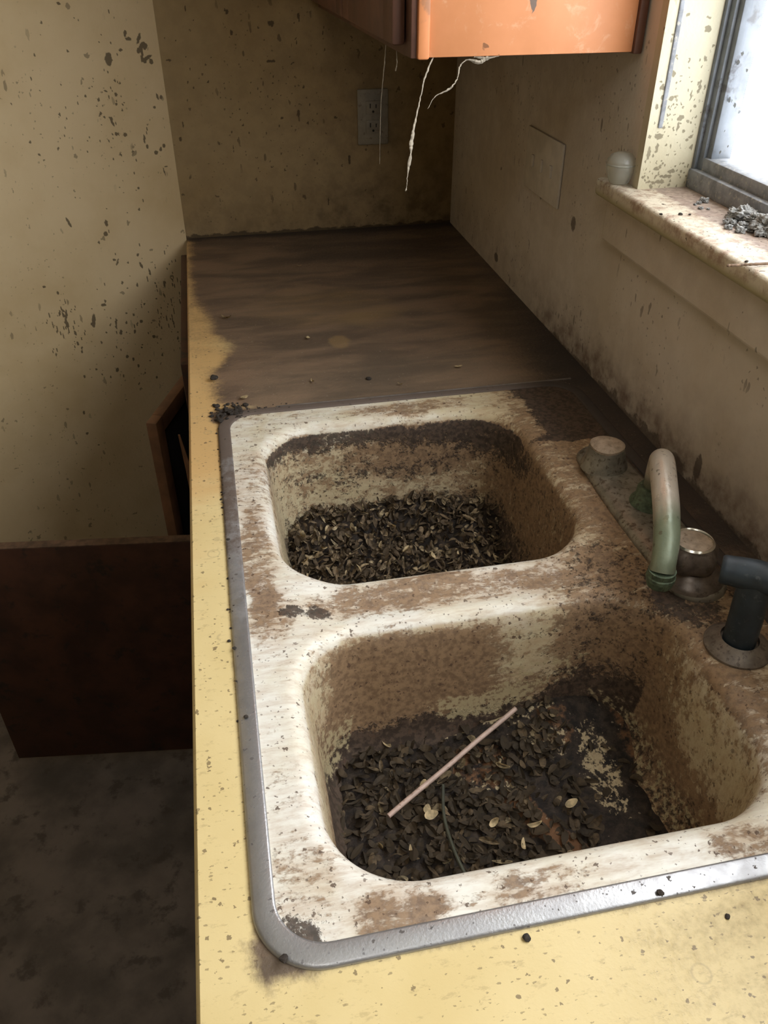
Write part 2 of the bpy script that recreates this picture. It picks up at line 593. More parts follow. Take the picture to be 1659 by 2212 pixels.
def smooth_pts(ctrl, n=8):
    """catmull rom"""
    P = [Vector(c) for c in ctrl]
    P = [2 * P[0] - P[1]] + P + [2 * P[-1] - P[-2]]
    out = []
    for i in range(1, len(P) - 2):
        for j in range(n):
            t = j / n
            a, b, c, d = P[i - 1:i + 3]
            out.append(0.5 * ((2 * b) + (c - a) * t + (2 * a - 5 * b + 4 * c - d) * t * t + (3 * b - a - 3 * c + d) * t ** 3))
    out.append(P[-2])
    return out


def ss(a, b, v):
    if a == b:
        return float(v > a)
    t = min(1, max(0, (v - a) / (b - a)))
    return t * t * (3 - 2 * t)


def blob(x, y, cx, cy, rx, ry=None, rot=0.0):
    ry = ry or rx
    dx, dy = x - cx, y - cy
    if rot:
        c, s = math.cos(rot), math.sin(rot)
        dx, dy = dx * c + dy * s, -dx * s + dy * c
    d = math.sqrt((dx / rx) ** 2 + (dy / ry) ** 2)
    return ss(1.35, 0.65, d)


def nz(x, y, z, s):
    return mnoise.noise(Vector((x * s, y * s, z * s)))


def plane_grid(bm, org, ux, uy, nx, ny):
    org, ux, uy = Vector(org), Vector(ux), Vector(uy)
    vs = [[bm.verts.new(org + ux * (i / nx) + uy * (j / ny)) for i in range(nx + 1)] for j in range(ny + 1)]
    for j in range(ny):
        for i in range(nx):
            bm.faces.new((vs[j][i], vs[j][i + 1], vs[j + 1][i + 1], vs[j + 1][i]))
    return vs


def cdt_plate(bm, loops, step, zf, box_):
    """fill between closed loops (first is outer, others holes) with a dense triangulation; returns loop verts"""
    pts, edges, idx = [], [], []
    for lp in loops:
        b = len(pts)
        pts += [Vector(p) for p in lp]
        edges += [(b + i, b + (i + 1) % len(lp)) for i in range(len(lp))]
        idx.append((b, len(lp)))

    def inside(lp, x, y):
        c = False
        j = len(lp) - 1
        for i in range(len(lp)):
            xi, yi = lp[i]
            xj, yj = lp[j]
            if (yi > y) != (yj > y) and x < (xj - xi) * (y - yi) / (yj - yi) + xi:
                c = not c
            j = i
        return c
    x0, x1, y0, y1 = box_
    ny = int((y1 - y0) / step)
    nx = int((x1 - x0) / step)
    allp = np.array([tuple(p) for p in pts])
    for j in range(1, ny):
        for i in range(1, nx):
            x, y = x0 + (x1 - x0) * i / nx, y0 + (y1 - y0) * j / ny
            if inside(loops[0], x, y) and not any(inside(h, x, y) for h in loops[1:]):
                if ((allp[:, 0] - x) ** 2 + (allp[:, 1] - y) ** 2).min() > (step * 0.5) ** 2:
                    pts.append(Vector((x, y)))
    vo, eo, fo, ov, oe, of = delaunay_2d_cdt(pts, edges, [], 0, 1e-6)
    back = {}
    vs = []
    for k, co in enumerate(vo):
        vs.append(bm.verts.new((co.x, co.y, zf(co.x, co.y))))
        for q in ov[k]:
            back[q] = vs[-1]
    for f in fo:
        cx = sum(vo[i].x for i in f) / 3
        cy = sum(vo[i].y for i in f) / 3
        if inside(loops[0], cx, cy) and not any(inside(h, cx, cy) for h in loops[1:]):
            bm.faces.new([vs[i] for i in f])
    for v in [v for v in vs if not v.link_faces]:
        pass
    return [[back[b + i] for i in range(n)] for b, n in idx]


# ------------------------------------------------------------------ room shell
FZ, CZ = -0.91, 1.53           # floor, ceiling (counter top is z = 0)
TX = 0.16                      # wall thickness
bm = bmesh.new(); box(bm, -2.6, 0.9, -2.4, 2.0, FZ - 0.1, FZ)
struct(finish('floor', bm, M['floor']), 'dark dirty floor beside the counter', 'floor')
bm = bmesh.new(); box(bm, -2.6, 0.9, -2.4, 2.0, CZ, CZ + 0.1)
struct(finish('ceiling', bm, M['ceiling']), 'off white kitchen ceiling', 'ceiling')

# far wall (dense front face carries the stains)
far_spots = [(0.027, 0.242, .0022, .007), (0.018, 0.214, .004, .005), (0.278, 0.256, .0035, .008), (0.232, 0.427, .007, .005), (0.29, 0.439, .0035, .006), (0.389, 0.155, .003, .010),
             (0.337, 0.066, .0022, .009), (0.152, 0.269, .002, .0025), (0.149, 0.412, .003, .005), (0.226, 0.358, .010, .0028), (0.144, 0.449, .004, .004), (0.062, 0.456, .002, .006),
             (0.242, 0.248, .003, .003), (0.36, 0.245, .003, .003), (0.09, 0.355, .002, .002), (0.016, 0.365, .006, .002), (0.20, 0.30, .002, .003), (0.13, 0.19, .0015, .009), (0.24, 0.14, .002, .003)]
rr0 = random.Random(11)
for k in range(130):
    far_spots.append((0.25 + rr0.gauss(0, 0.12), 0.33 + rr0.gauss(0, 0.10), .0008 + rr0.random() * .0012, .0008 + rr0.random() * .0022))
fsp = np.array(far_spots)


def far_stain(x, y, z):
    x += 0.0015 * nz(x, y, z, 200); zz = z + 0.0015 * nz(x + 4, y, z, 200)
    v = 0.85 * ss(1.4, 0.7, float(np.sqrt(((x - fsp[:, 0]) / fsp[:, 2]) ** 2 + ((zz - fsp[:, 1]) / fsp[:, 3]) ** 2).min()))
    v = max(v, ss(0.012, 0.0, z + 0.006 * nz(x, 0, z, 60)))
    return v


bm = bmesh.new()
plane_grid(bm, (0, 1.69, -0.02), (0.70, 0, 0), (0, 0, 0.66), 260, 245)
box(bm, 0, 0.70, 1.695, 1.85, FZ, CZ)
box(bm, 0, 0.70, 1.69, 1.696, 0.641, CZ)
box(bm, 0, 0.70, 1.69, 1.696, FZ, -0.021)
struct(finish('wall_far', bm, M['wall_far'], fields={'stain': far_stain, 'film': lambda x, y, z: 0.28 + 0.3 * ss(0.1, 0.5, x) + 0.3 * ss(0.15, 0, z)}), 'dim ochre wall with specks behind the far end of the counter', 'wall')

# left wall: leaves the corner at x = 0 and comes a little towards the room
LA = math.radians(28)
LU = Vector((-math.cos(LA), -math.sin(LA), 0))
lw_spots = [(0.112, 0.376, .007, .012, .2), (0.069, 0.417, .003, .006, .4), (0.064, 0.408, .006, .003, 0), (0.042, 0.407, .003, .010, .5), (0.037, 0.395, .008, .004, -.6), (0.030, 0.392, .004, .006, .7),
            (0.040, 0.380, .0025, .016, .1), (0.046, 0.386, .004, .005, 0), (0.030, 0.372, .003, .012, 1.2), (0.022, 0.365, .004, .005, 0), (0.036, 0.366, .004, .003, 0), (0.084, 0.39, .004, .002, 0),
            (0.11, 0.313, .003, .0035, 0), (0.149, 0.281, .0028, .003, 0), (0.128, 0.262, .0022, .009, -.4), (0.124, 0.240, .003, .004, 0), (0.128, 0.269, .002, .004, 0), (0.105, 0.236, .004, .004, 0),
            (0.064, 0.223, .0022, .010, .1), (0.060, 0.207, .003, .004, 0), (0.042, 0.193, .0045, .004, 0), (0.030, 0.198, .003, .004, .4), (0.022, 0.204, .0035, .004, 0), (0.055, 0.24, .001, .012, .3),
            (0.030, 0.153, .0015, .009, -.2), (0.024, 0.162, .004, .0012, 0), (0.020, 0.30, .002, .007, -.3), (0.012, 0.298, .003, .004, 0), (0.03, 0.28, .003, .003, 0),
            (0.182, 0.069, .0035, .007, 0), (0.188, 0.047, .005, .0045, .3), (0.174, -0.018, .0018, .008, .5), (0.180, -0.012, .004, .0022, .3), (0.121, -0.036, .0022, .008, -.3), (0.124, -0.012, .003, .003, 0), (0.115, -0.02, .0008, .014, 0), (0.150, -0.024, .002, .0022, 0),
            (0.344, -0.035, .0028, .003, 0), (0.319, -0.054, .0028, .0035, 0), (0.262, 0.085, .0025, .012, -.3), (0.09, 0.10, .0015, .003, 0), (0.175, 0.0, .002, .003, 0),
            (0.085, 0.505, .015, .004, .3), (0.10, 0.512, .008, .006, 0), (0.155, 0.49, .030, .0014, .42), (0.19, 0.473, .004, .0024, .4), (0.02, 0.52, .010, .006, 0)]
rr = random.Random(3)
for k in range(40):       # vertical run marks, low on the wall
    lw_spots.append((0.318 + rr.gauss(0, 0.020), -0.125 + rr.gauss(0, 0.028), .0011, .004 + rr.random() * .006, rr.uniform(.0, .35)))
for k in range(70):
    lw_spots.append((0.060 + rr.gauss(0, 0.032), -0.13 + rr.gauss(0, 0.055), .0008, .003 + rr.random() * .009, rr.uniform(-.05, .15)))
for k in range(70):
    lw_spots.append((0.16 + rr.gauss(0, 0.08), -0.20 + rr.gauss(0, 0.07), .0012 + rr.random() * .0014, .001 + rr.random() * .004, rr.uniform(-.1, .3)))
for k in range(120):      # fine splashes higher up
    lw_spots.append((0.09 + abs(rr.gauss(0, 0.10)), 0.27 + rr.gauss(0, 0.12), .0008 + rr.random() * .0010, .0008 + rr.random() * .003, rr.uniform(-.3, .3)))
for s_, z_, w_, h_ in ((.255, -.135, .004, .016), (.205, -.155, .0022, .014), (.198, -.178, .0035, .006), (.145, -.165, .004, .004), (.195, -.24, .0035, .004), (.225, -.265, .004, .005), (.165, -.185, .003, .005), (.225, -.105, .006, .003), (.12, -.21, .004, .004), (.33, -.40, .003, .003), (.31, -.44, .003, .002)):
    lw_spots.append((s_, z_, w_, h_, .2))
lws = np.array(lw_spots)


def left_stain(x, y, z):
    s = -x / math.cos(LA)
    s += 0.0012 * nz(x, y, z, 220); z += 0.0012 * nz(x, y + 3, z, 220)
    dx, dy = s - lws[:, 0], z - lws[:, 1]
    c, q = np.cos(lws[:, 4]), np.sin(lws[:, 4])
    d = np.sqrt(((dx * c + dy * q) / lws[:, 2]) ** 2 + ((-dx * q + dy * c) / lws[:, 3]) ** 2).min()
    return ss(1.4, 0.7, d)


bm = bmesh.new()
e0 = Vector((0, 1.69, 0))
plane_grid(bm, e0 + Vector((0, 0, FZ + 0.001)), LU * 0.90, (0, 0, 1.60), 380, 680)
nrm = Vector((math.sin(LA), -math.cos(LA), 0)) * -1
for (s0, s1, z0, z1, dpt) in ((0, 2.9, FZ, CZ, 0.006),):
    q = [e0 + LU * s0, e0 + LU * s1, e0 + LU * s1 + nrm * 0.16, e0 + LU * s0 + nrm * 0.16]
    q = [p - 0 * nrm + nrm * dpt if i < 2 else p for i, p in enumerate(q)]
    lo = [bm.verts.new((p.x, p.y, z0)) for p in q]
    hi = [bm.verts.new((p.x, p.y, z1)) for p in q]
    for i in range(4):
        bm.faces.new((lo[i], lo[(i + 1) % 4], hi[(i + 1) % 4], hi[i]))
    bm.faces.new(lo); bm.faces.new(hi)
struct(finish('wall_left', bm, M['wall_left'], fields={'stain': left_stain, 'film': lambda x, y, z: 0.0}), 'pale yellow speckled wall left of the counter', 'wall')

struct(bx('wall_near', M['room'], (-2.6, 0.9, -2.4, -2.25, FZ, CZ)), 'wall behind the photographer', 'wall')
struct(bx('wall_side', M['room'], (-2.75, -2.5, -2.4, 0.45, FZ, CZ)), 'far side wall of the kitchen', 'wall')


# window wall with its opening
def right_film(x, y, z):
    f = 0.35 * ss(0.16, 0.02, z) + 0.10 + 0.2 * ss(0.78, 1.1, y) * ss(0.1, 0.2, z)
    f += 0.9 * ss(0.075, 0.0, z + 0.02 * nz(0, y, z, 14)) * ss(0.15, 0.3, y) * ss(1.2, 0.9, y)
    return min(1, f)


def right_stain(x, y, z):
    v = 0.75 * ss(0.018, 0.002, z + 0.02 * nz(0, y, z, 30) + 0.006 * nz(0, y, z, 110) + 0.02 * ss(0.9, 1.2, y))
    v = max(v, blob(y, z, 1.33, 0.03, 0.012, 0.01), 0.9 * blob(y, z, 1.12, 0.215, .008, .016), 0.9 * blob(y, z, 0.97, 0.20, .01, .012), blob(y, z, 0.50, 0.03, .007, .02))
    return v


bm = bmesh.new()
plane_grid(bm, (0.635, -0.3, -0.01), (0, 2.0, 0), (0, 0, 0.3095), 400, 62)
plane_grid(bm, (0.635, WY1 + 0.001, 0.2995), (0, 0.919, 0), (0, 0, 0.36), 184, 72)
box(bm, 0.6355, 0.745, -2.4, 1.85, FZ, WZ0 - 0.002)
box(bm, 0.6355, 0.745, WY1, 1.85, WZ0 - 0.0019, CZ)
box(bm, 0.635, 0.745, -2.4, WY0, WZ0 - 0.0019, CZ)
box(bm, 0.635, 0.745, WY0, WY1, WZ1, CZ)
struct(finish('wall_right', bm, M['wall_right'], fields={'film': right_film, 'stain': right_stain}), 'greyish yellow grimy wall below the window', 'wall')

# window: reveal lining, sash frame, pane
win = empty('window_1', (0.72, (WY0 + WY1) / 2, WZ0))
struct(win, 'bright dirty window above the sink', 'window')


JS = [(.690, .485, .004, .004), (.688, .497, .004, .002), (.694, .453, .0025, .003), (.650, .365, .006, .004), (.655, .325, .004, .003), (.678, .321, .005, .003), (.676, .386, .005, .0035), (.695, .422, .002, .008),
      (.655, .437, .003, .003), (.651, .351, .002, .006), (.658, .409, .003, .003), (.675, .376, .002, .006), (.640, .40, .0025, .003), (.685, .412, .0015, .006), (.66, .50, .003, .002), (.67, .315, .009, .002), (.66, .308, .012, .002), (.64, .345, .003, .008), (.70, .35, .002, .004)]
rr1 = random.Random(5)
for k in range(150):
    JS.append((rr1.uniform(.637, .704), .30 + abs(rr1.gauss(0, 0.09)), .0006 + rr1.random() * .0013, .0006 + rr1.random() * .002))
JS = np.array(JS)


def jamb_st(x, y, z):
    x += 0.002 * nz(x, y, z, 260); z += 0.002 * nz(x, y + 4, z, 260)
    return 0.8 * ss(1.4, 0.7, float(np.sqrt(((x - JS[:, 0]) / JS[:, 2]) ** 2 + ((z - JS[:, 1]) / JS[:, 3]) ** 2).min()))


bm = bmesh.new()
plane_grid(bm, (0.633, WY1 - 0.004, WZ0), (0.127, 0, 0), (0, 0, 0.32), 127, 300)
box(bm, 0.633, 0.735, WY1 - 0.0035, WY1 + 0.012, WZ0, WZ1)
o = finish('jamb', bm, M['jamb'], fields={'stain': jamb_st, 'film': lambda x, y, z: 0.25 * ss(0.40, 0.30, z)})
kid(o, win); o['label'] = 'cream painted speckled window jamb'
bm = bmesh.new(); box(bm, 0.6465, 0.6530, WY1 - 0.006, WY1 - 0.003, 0.375, WZ1, bev=0.0015)
kid(finish('weather_strip', bm, M['sashrail']), win)
kid(bx('jamb', M['jamb'], (0.633, 0.735, WY0 - 0.012, WY0 + 0.003, WZ0, WZ1)), win)
kid(bx('head_lining', M['jamb'], (0.633, 0.735, WY0, WY1, WZ1 - 0.004, WZ1 + 0.012)), win)
# stepped sash stiles and rails
bm = bmesh.new()
SF = ((0.706, 0.745, 0.010), (0.711, 0.745, 0.020), (0.716, 0.745, 0.030))
for (xa, xb, w) in SF:
    box(bm, xa, xb, WY1 - w, WY1 - 0.001, WZ0, WZ1, bev=0.002)
    box(bm, xa, xb, WY0 + 0.001, WY0 + w, WZ0, WZ1, bev=0.002)
    box(bm, xa, xb, WY0, WY1, WZ1 - w, WZ1 - 0.001, bev=0.002)
kid(finish('sash_frame', bm, M['sash'], autosm=35), win)
bm = bmesh.new()
box(bm, 0.703, 0.745, WY0 + 0.001, WY1 - 0.001, WZ0 - 0.001, WZ0 + 0.024, bev=0.003)
box(bm, 0.712, 0.745, WY0 + 0.001, WY1 - 0.001, WZ0 + 0.020, WZ0 + 0.040, bev=0.003)
kid(finish('bottom_rail', bm, M['sashrail'], autosm=35), win)
kid(bx('pane', M['pane'], (0.722, 0.725, WY0 + 0.01, WY1 - 0.01, WZ0 + 0.01, WZ1 - 0.01)), win)

# sill board with horn, and apron
bm = bmesh.new()
box(bm, 0.607, 0.745, WY0 - 0.06, 0.853, 0.276, 0.300, bev=0.006, seg=4)
o = finish('window_sill', bm, M['sill'], autosm=40)
kid(o, win); o['label'] = 'dusty painted sill board'
bm = bmesh.new()
box(bm, 0.622, 0.635, WY0 - 0.05, 0.84, 0.215, 0.277, bev=0.004)
o = finish('trim_1', bm, M['wall_right'], fields={'film': lambda x, y, z: 0.22, 'stain': lambda x, y, z: 0.0})
struct(o, 'flat painted apron board under the window sill', 'trim')


# ------------------------------------------------------------------ countertop
CY0, CY1 = -0.62, 1.69
RX0, RX1, RY0, RY1 = 0.041, 0.601, 0.001, 0.821      # outer edge of the steel rim


def warp(x, y, z=0.0):
    return (x + 0.010 * nz(x, y, z, 17) + 0.005 * nz(x, y, z + 2, 60) + 0.0025 * nz(x, y, z + 3, 170),
            y + 0.010 * nz(x + 7, y, z, 17) + 0.005 * nz(x + 7, y, z, 60) + 0.0025 * nz(x + 7, y, z, 170))


def c_film_shade(x, y, z):
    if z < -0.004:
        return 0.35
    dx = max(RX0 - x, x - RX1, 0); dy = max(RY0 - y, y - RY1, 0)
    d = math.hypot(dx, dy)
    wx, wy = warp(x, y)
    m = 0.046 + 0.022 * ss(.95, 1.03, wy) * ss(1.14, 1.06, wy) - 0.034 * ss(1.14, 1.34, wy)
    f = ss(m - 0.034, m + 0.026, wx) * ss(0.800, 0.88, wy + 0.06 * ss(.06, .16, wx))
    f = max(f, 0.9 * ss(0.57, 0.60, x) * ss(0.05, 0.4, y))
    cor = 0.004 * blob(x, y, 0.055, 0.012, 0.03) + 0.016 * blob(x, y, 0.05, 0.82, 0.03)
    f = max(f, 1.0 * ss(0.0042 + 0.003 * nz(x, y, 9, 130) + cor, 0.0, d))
    f = max(f, (0.34 + 0.16 * nz(x, y, 5, 30)) * ss(0.86, 1.15, y), 0.34 * ss(0.18, 0.45, x) * ss(0.03, -0.03, y))  # last term browns the near right: dirt film plus painted sill shade
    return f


def c_dark(x, y, z):  # dark dirt along the wall, with shade painted in towards the far right
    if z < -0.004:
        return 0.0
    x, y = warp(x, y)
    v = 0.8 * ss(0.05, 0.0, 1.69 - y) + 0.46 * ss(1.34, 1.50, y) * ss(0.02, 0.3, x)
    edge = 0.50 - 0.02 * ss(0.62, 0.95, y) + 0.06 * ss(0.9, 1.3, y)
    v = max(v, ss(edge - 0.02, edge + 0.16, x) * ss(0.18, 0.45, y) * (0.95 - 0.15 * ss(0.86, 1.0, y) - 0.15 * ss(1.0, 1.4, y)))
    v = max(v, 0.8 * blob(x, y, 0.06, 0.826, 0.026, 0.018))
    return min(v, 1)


def c_orange(x, y, z):
    return 0.95 * ss(0.52, 0.80, y) * ss(0.12, 0.05, x) * ss(1.05, 0.92, y) + 0.35 * ss(0.25, 0.5, y) * ss(.1, 0, x) + 0.5 * ss(0.85, 1.0, y)


def c_ochre(x, y, z):
    return 0.75 * blob(x, y, 0.26, 1.04, 0.02, 0.03) + 0.45 * blob(x, y, 0.25, 1.22, 0.16, 0.12) + 0.3 * blob(x, y, 0.4, 1.12, 0.12, 0.06)


hole = rrect(RX0 + 0.008, RX1 - 0.008, RY0 + 0.008, RY1 - 0.008, 0.042)


def seg_line(x0, y0, x1, y1, st=0.02):
    n = max(1, int(math.dist((x0, y0), (x1, y1)) / st))
    return [(x0 + (x1 - x0) * i / n, y0 + (y1 - y0) * i / n) for i in range(n)]


e = 0.003
outer = seg_line(e, CY0, 0.635, CY0) + seg_line(0.635, CY0, 0.635, CY1) + seg_line(0.635, CY1, e, CY1) + seg_line(e, CY1, e, CY0)
bm = bmesh.new()
lo_, lh_ = cdt_plate(bm, [outer, hole], 0.011, lambda x, y: 0.0, (e, 0.635, CY0, CY1))
# rolled front edge and underside
prof = [(0.0, -0.003), (0.0, -0.036), (0.002, -0.038), (0.60, -0.038)]
ys = [CY0 + (CY1 - CY0) * i / 120 for i in range(121)]
rows = [[bm.verts.new((e, y, 0.0)) for y in ys]] + [[bm.verts.new((px_, y, pz_)) for y in ys] for px_, pz_ in prof[:3]]
for a, b in zip(rows, rows[1:]):
    for i in range(120):
        bm.faces.new((a[i], a[i + 1], b[i + 1], b[i]))
# hole lip and end caps
dn = [bm.verts.new((v.co.x, v.co.y, -0.038)) for v in lh_]
for i in range(len(lh_)):
    j = (i + 1) % len(lh_)
    bm.faces.new((lh_[i], lh_[j], dn[j], dn[i]))
ct = finish('kitchen_countertop', bm, M['laminate'], autosm=50, fields={'film': c_film_shade, 'dark': c_dark, 'orange': c_orange, 'ochre': c_ochre})
tag(ct, 'yellow laminate countertop, brown with dirt past the sink, running to the far wall', 'countertop')
kid(bx('front_edge_trim', M['darkwood'], (0.004, 0.03, CY0, CY1, -0.075, -0.0385)), ct)
# the long dark seam strip behind the sink
o = bx('seam_strip', simple('grey seam metal', (0.22, 0.19, 0.17), 0.5, 0.4, var=.2), (0.13, 0.60, 0.8225, 0.826, -0.001, 0.0016), bev=0.0006)
kid(o, ct)

# ------------------------------------------------------------------ sink
B1 = (0.095, 0.472, 0.408, 0.756)     # far bowl opening  (x0,x1,y0,y1)
B2 = (0.096, 0.497, 0.050, 0.334)     # near bowl opening
SINK_Z = 0.0022


def deck_z(x, y):
    s = math.exp(-((y - 0.371) / 0.040) ** 2) * ss(0.09, 0.17, x) * ss(0.50, 0.42, x)
    return SINK_Z - 0.011 * s


PROF = [(-0.010, 0.0), (-0.006, -0.0006), (-0.002, -0.0022), (0.002, -0.005), (0.005, -0.009), (0.0075, -0.015), (0.0095, -0.025), (0.0115, -0.04), (0.0135, -0.06), (0.0155, -0.08),
        (0.0175, -0.10), (0.0200, -0.12), (0.0225, -0.14), (0.0265, -0.155), (0.034, -0.168), (0.046, -0.177), (0.062, -0.181)]


def bowl_pts(B, r, inset):
    return rrect_fixed(B[0] + inset, B[1] - inset, B[2] + inset, B[3] - inset, max(r - inset, 0.02))


def rrect_fixed(x0, x1, y0, y1, r, na=18, ns=36):
    """rounded rectangle with the same number of points for every size"""
    pts = []
    cs = ((x1 - r, y0 + r, -90), (x1 - r, y1 - r, 0), (x0 + r, y1 - r, 90), (x0 + r, y0 + r, 180))
    for k, (cx, cy, a0) in enumerate(cs):
        for i in range(na):
            a = math.radians(a0 + 90 * i / na)
            pts.append((cx + r * math.cos(a), cy + r * math.sin(a)))
        ax, ay = cx + r * math.cos(math.radians(a0 + 90)), cy + r * math.sin(math.radians(a0 + 90))
        nx_, ny_, na0 = cs[(k + 1) % 4]
        bx_, by_ = nx_ + r * math.cos(math.radians(na0)), ny_ + r * math.sin(math.radians(na0))
        for i in range(ns):
            pts.append((ax + (bx_ - ax) * i / ns, ay + (by_ - ay) * i / ns))
    return pts


R1, R2 = 0.082, 0.080
sink_outer = rrect(RX0 + 0.006, RX1 - 0.006, RY0 + 0.006, RY1 - 0.006, 0.044)
loops = [sink_outer, bowl_pts(B1, R1 + 0.0, -0.010), bowl_pts(B2, R2, -0.010)]
bm = bmesh.new()
L0, L1, L2 = cdt_plate(bm, loops, 0.0055, deck_z, (RX0, RX1, RY0, RY1))
for lv, B, r in ((L1, B1, R1), (L2, B2, R2)):
    prev = lv
    base = [v.co.z for v in lv]
    for ins, dz in PROF[1:]:
        pts = bowl_pts(B, r, ins)
        fade = max(0, 1 + dz / 0.05)
        cur = []
        for i, (x, y) in enumerate(pts):
            cur.append(bm.verts.new((x, y, SINK_Z + (base[i] - SINK_Z) * fade + dz)))
        n = len(cur)
        for i in range(n):
            j = (i + 1) % n
            bm.faces.new((prev[i], prev[j], cur[j], cur[i]))
        prev = cur
    # floor: shrink to the middle
    cx, cy = (B[0] + B[1]) / 2, (B[2] + B[3]) / 2
    for k in (0.7, 0.4, 0.15):
        cur = [bm.verts.new((cx + (v.co.x - cx) * (k if k == 0.7 else k / (0.7 if k == 0.4 else 0.4)), cy + (v.co.y - cy) * (k if k == 0.7 else k / (0.7 if k == 0.4 else 0.4)), prev[0].co.z - 0.001)) for v in prev]
        n = len(cur)
        for i in range(n):
            j = (i + 1) % n
            bm.faces.new((prev[i], prev[j], cur[j], cur[i]))
        prev = cur
    bm.faces.new(prev)


def in1(x, y): return B1[0] - 0.03 < x < B1[1] + 0.03 and B1[2] - 0.03 < y < B1[3] + 0.03
def in2(x, y): return B2[0] - 0.03 < x < B2[1] + 0.03 and B2[2] - 0.03 < y < B2[3] + 0.03


def s_brown(x, y, z):
    z -= SINK_Z
    x0_, y0_, zo = x, y, z
    x, y = warp(x, y, z)
    if z < -0.012:
        z += 0.010 * nz(x, y, z, 25) + 0.004 * nz(x, y, z + 1, 90)
    v = 0.27
    if zo > -0.012:                                                    # deck
        v += 0.36 * ss(0.40, 0.50, x) * ss(0.05, 0.16, y) - 0.12 * blob(x, y, 0.49, 0.57, 0.02, 0.05)
        v += 0.36 * blob(x, y, 0.25, 0.378, 0.13, 0.026)                 # divider
        v += 0.25 * blob(x, y, 0.42, 0.37, 0.06, 0.05)
        v += 0.42 * blob(x, y, 0.145, 0.035, 0.035, 0.022) + 0.15 * blob(x, y, 0.08, 0.06, 0.03, 0.05)
        v += 0.30 * blob(x, y, 0.075, 0.46, 0.022, 0.10) + 0.18 * blob(x, y, 0.08, 0.62, 0.03, 0.08)
        v += 0.25 * blob(x, y, 0.33, 0.78, 0.10, 0.018)
        v += 0.32 * blob(x, y, 0.44, 0.028, 0.04, 0.016) + 0.2 * blob(x, y, 0.26, 0.03, 0.05, 0.012)
        v += 0.25 * blob(x, y, 0.08, 0.36, 0.03, 0.04)
    elif in1(x0_, y0_):
        v += 0.20 + 0.12 * ss(-0.05, -0.02, z)
        v += 0.28 * blob(x, z, 0.32, -0.055, 0.10, 0.035) * (y > 0.6)
        v += 0.18 * ss(0.36, 0.46, x)
        v -= 0.1 * ss(0.3, 0.15, x)
    elif in2(x0_, y0_):
        v += 0.12
        if y > 0.27:
            v += 0.85 * ss(0.12, 0.165, x) * ss(0.35, 0.26, x) * ss(-0.010, -0.040, z) + 0.5 * ss(0.36, 0.44, x)
            v += 0.3 * ss(-0.09, -0.13, z)
        if x > 0.44 and y <= 0.27:
            v += 0.42 * ss(-0.085, -0.125, z) - 0.04
            v += 0.22 * ss(0.17, 0.28, y)
        if x < 0.15:
            v += 0.2 * ss(-0.05, -0.12, z)
    return max(0, min(1, v))


def s_dark(x, y, z):
    z -= SINK_Z
    x0_, y0_, zo = x, y, z
    x, y = warp(x, y, z)
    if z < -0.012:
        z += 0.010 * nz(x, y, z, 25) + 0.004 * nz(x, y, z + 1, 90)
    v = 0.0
    if zo > -0.012:
        v += 0.72 * blob(x, y, 0.103, 0.368, 0.014, 0.012) + 0.72 * blob(x, y, 0.132, 0.366, 0.014, 0.012)
        v += 1.0 * ss(0.475, 0.515, x) * ss(0.655, 0.675, y) + 0.9 * blob(x, y, 0.54, 0.652, 0.07, 0.014) + 0.8 * ss(0.565, 0.59, x) * ss(0.2, 0.4, y)
        v += 0.42 * ss(0.52, 0.60, x) * ss(0.1, 0.3, y)
        v += 0.38 * blob(x, y, 0.46, 0.36, 0.06, 0.08)
        v += 0.50 * blob(x, y, 0.068, 0.022, 0.014, 0.022, 0.4) + 0.22 * blob(x, y, 0.09, 0.035, 0.04, 0.03)
        v += 0.6 * blob(x, y, 0.52, 0.30, 0.035, 0.05)
        v += 0.9 * blob(x, y, 0.075, 0.808, 0.04, 0.014)
        v += 0.35 * ss(0.80, 0.818, y) * ss(0.15, 0.3, x)
        v += 0.18 * blob(x, y, 0.42, 0.79, 0.1, 0.02)
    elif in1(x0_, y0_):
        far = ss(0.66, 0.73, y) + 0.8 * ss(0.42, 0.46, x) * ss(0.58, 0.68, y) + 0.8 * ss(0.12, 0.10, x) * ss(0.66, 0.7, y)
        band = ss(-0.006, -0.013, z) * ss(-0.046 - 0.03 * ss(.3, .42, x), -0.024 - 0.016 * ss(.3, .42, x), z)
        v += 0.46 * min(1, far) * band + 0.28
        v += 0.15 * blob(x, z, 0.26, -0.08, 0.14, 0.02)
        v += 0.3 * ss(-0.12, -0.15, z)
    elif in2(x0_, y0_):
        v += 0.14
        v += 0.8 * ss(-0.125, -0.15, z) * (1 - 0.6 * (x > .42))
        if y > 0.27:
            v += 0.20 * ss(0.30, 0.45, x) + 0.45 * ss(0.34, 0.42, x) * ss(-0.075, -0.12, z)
    else:
        v += 0.1
    return max(0, min(1, v))


def s_crust(x, y, z):
    z -= SINK_Z
    x0_, y0_, zo = x, y, z
    x, y = warp(x, y, z)
    if z < -0.012:
        z += 0.010 * nz(x, y, z, 25) + 0.004 * nz(x, y, z + 1, 90)
    v = 0.0
    if in2(x0_, y0_) and z < -0.06:
        if y > 0.26:
            v += 0.62 * blob(x, z, 0.30 + 0.0, -0.128, 0.07, 0.016, -0.0) + 0.42 * blob(x, z, 0.37, -0.09, 0.06, 0.03)
        if x < 0.16 and y > .2:
            v += 0.55 * blob(y, z, 0.28, -0.13, 0.04, 0.03)
        v += 0.42 * ss(0.40, 0.44, x) * ss(-0.10, -0.15, z)
    return min(1, v)


def s_yellow(x, y, z):
    z -= SINK_Z
    if z < -0.012:
        return 0.62 + 0.25 * ss(-0.02, -0.06, z)
    return 0.20 + 0.5 * ss(0.25, 0.55, x) * ss(0.05, 0.3, y) + 0.25 * ss(0.5, 0.8, y)


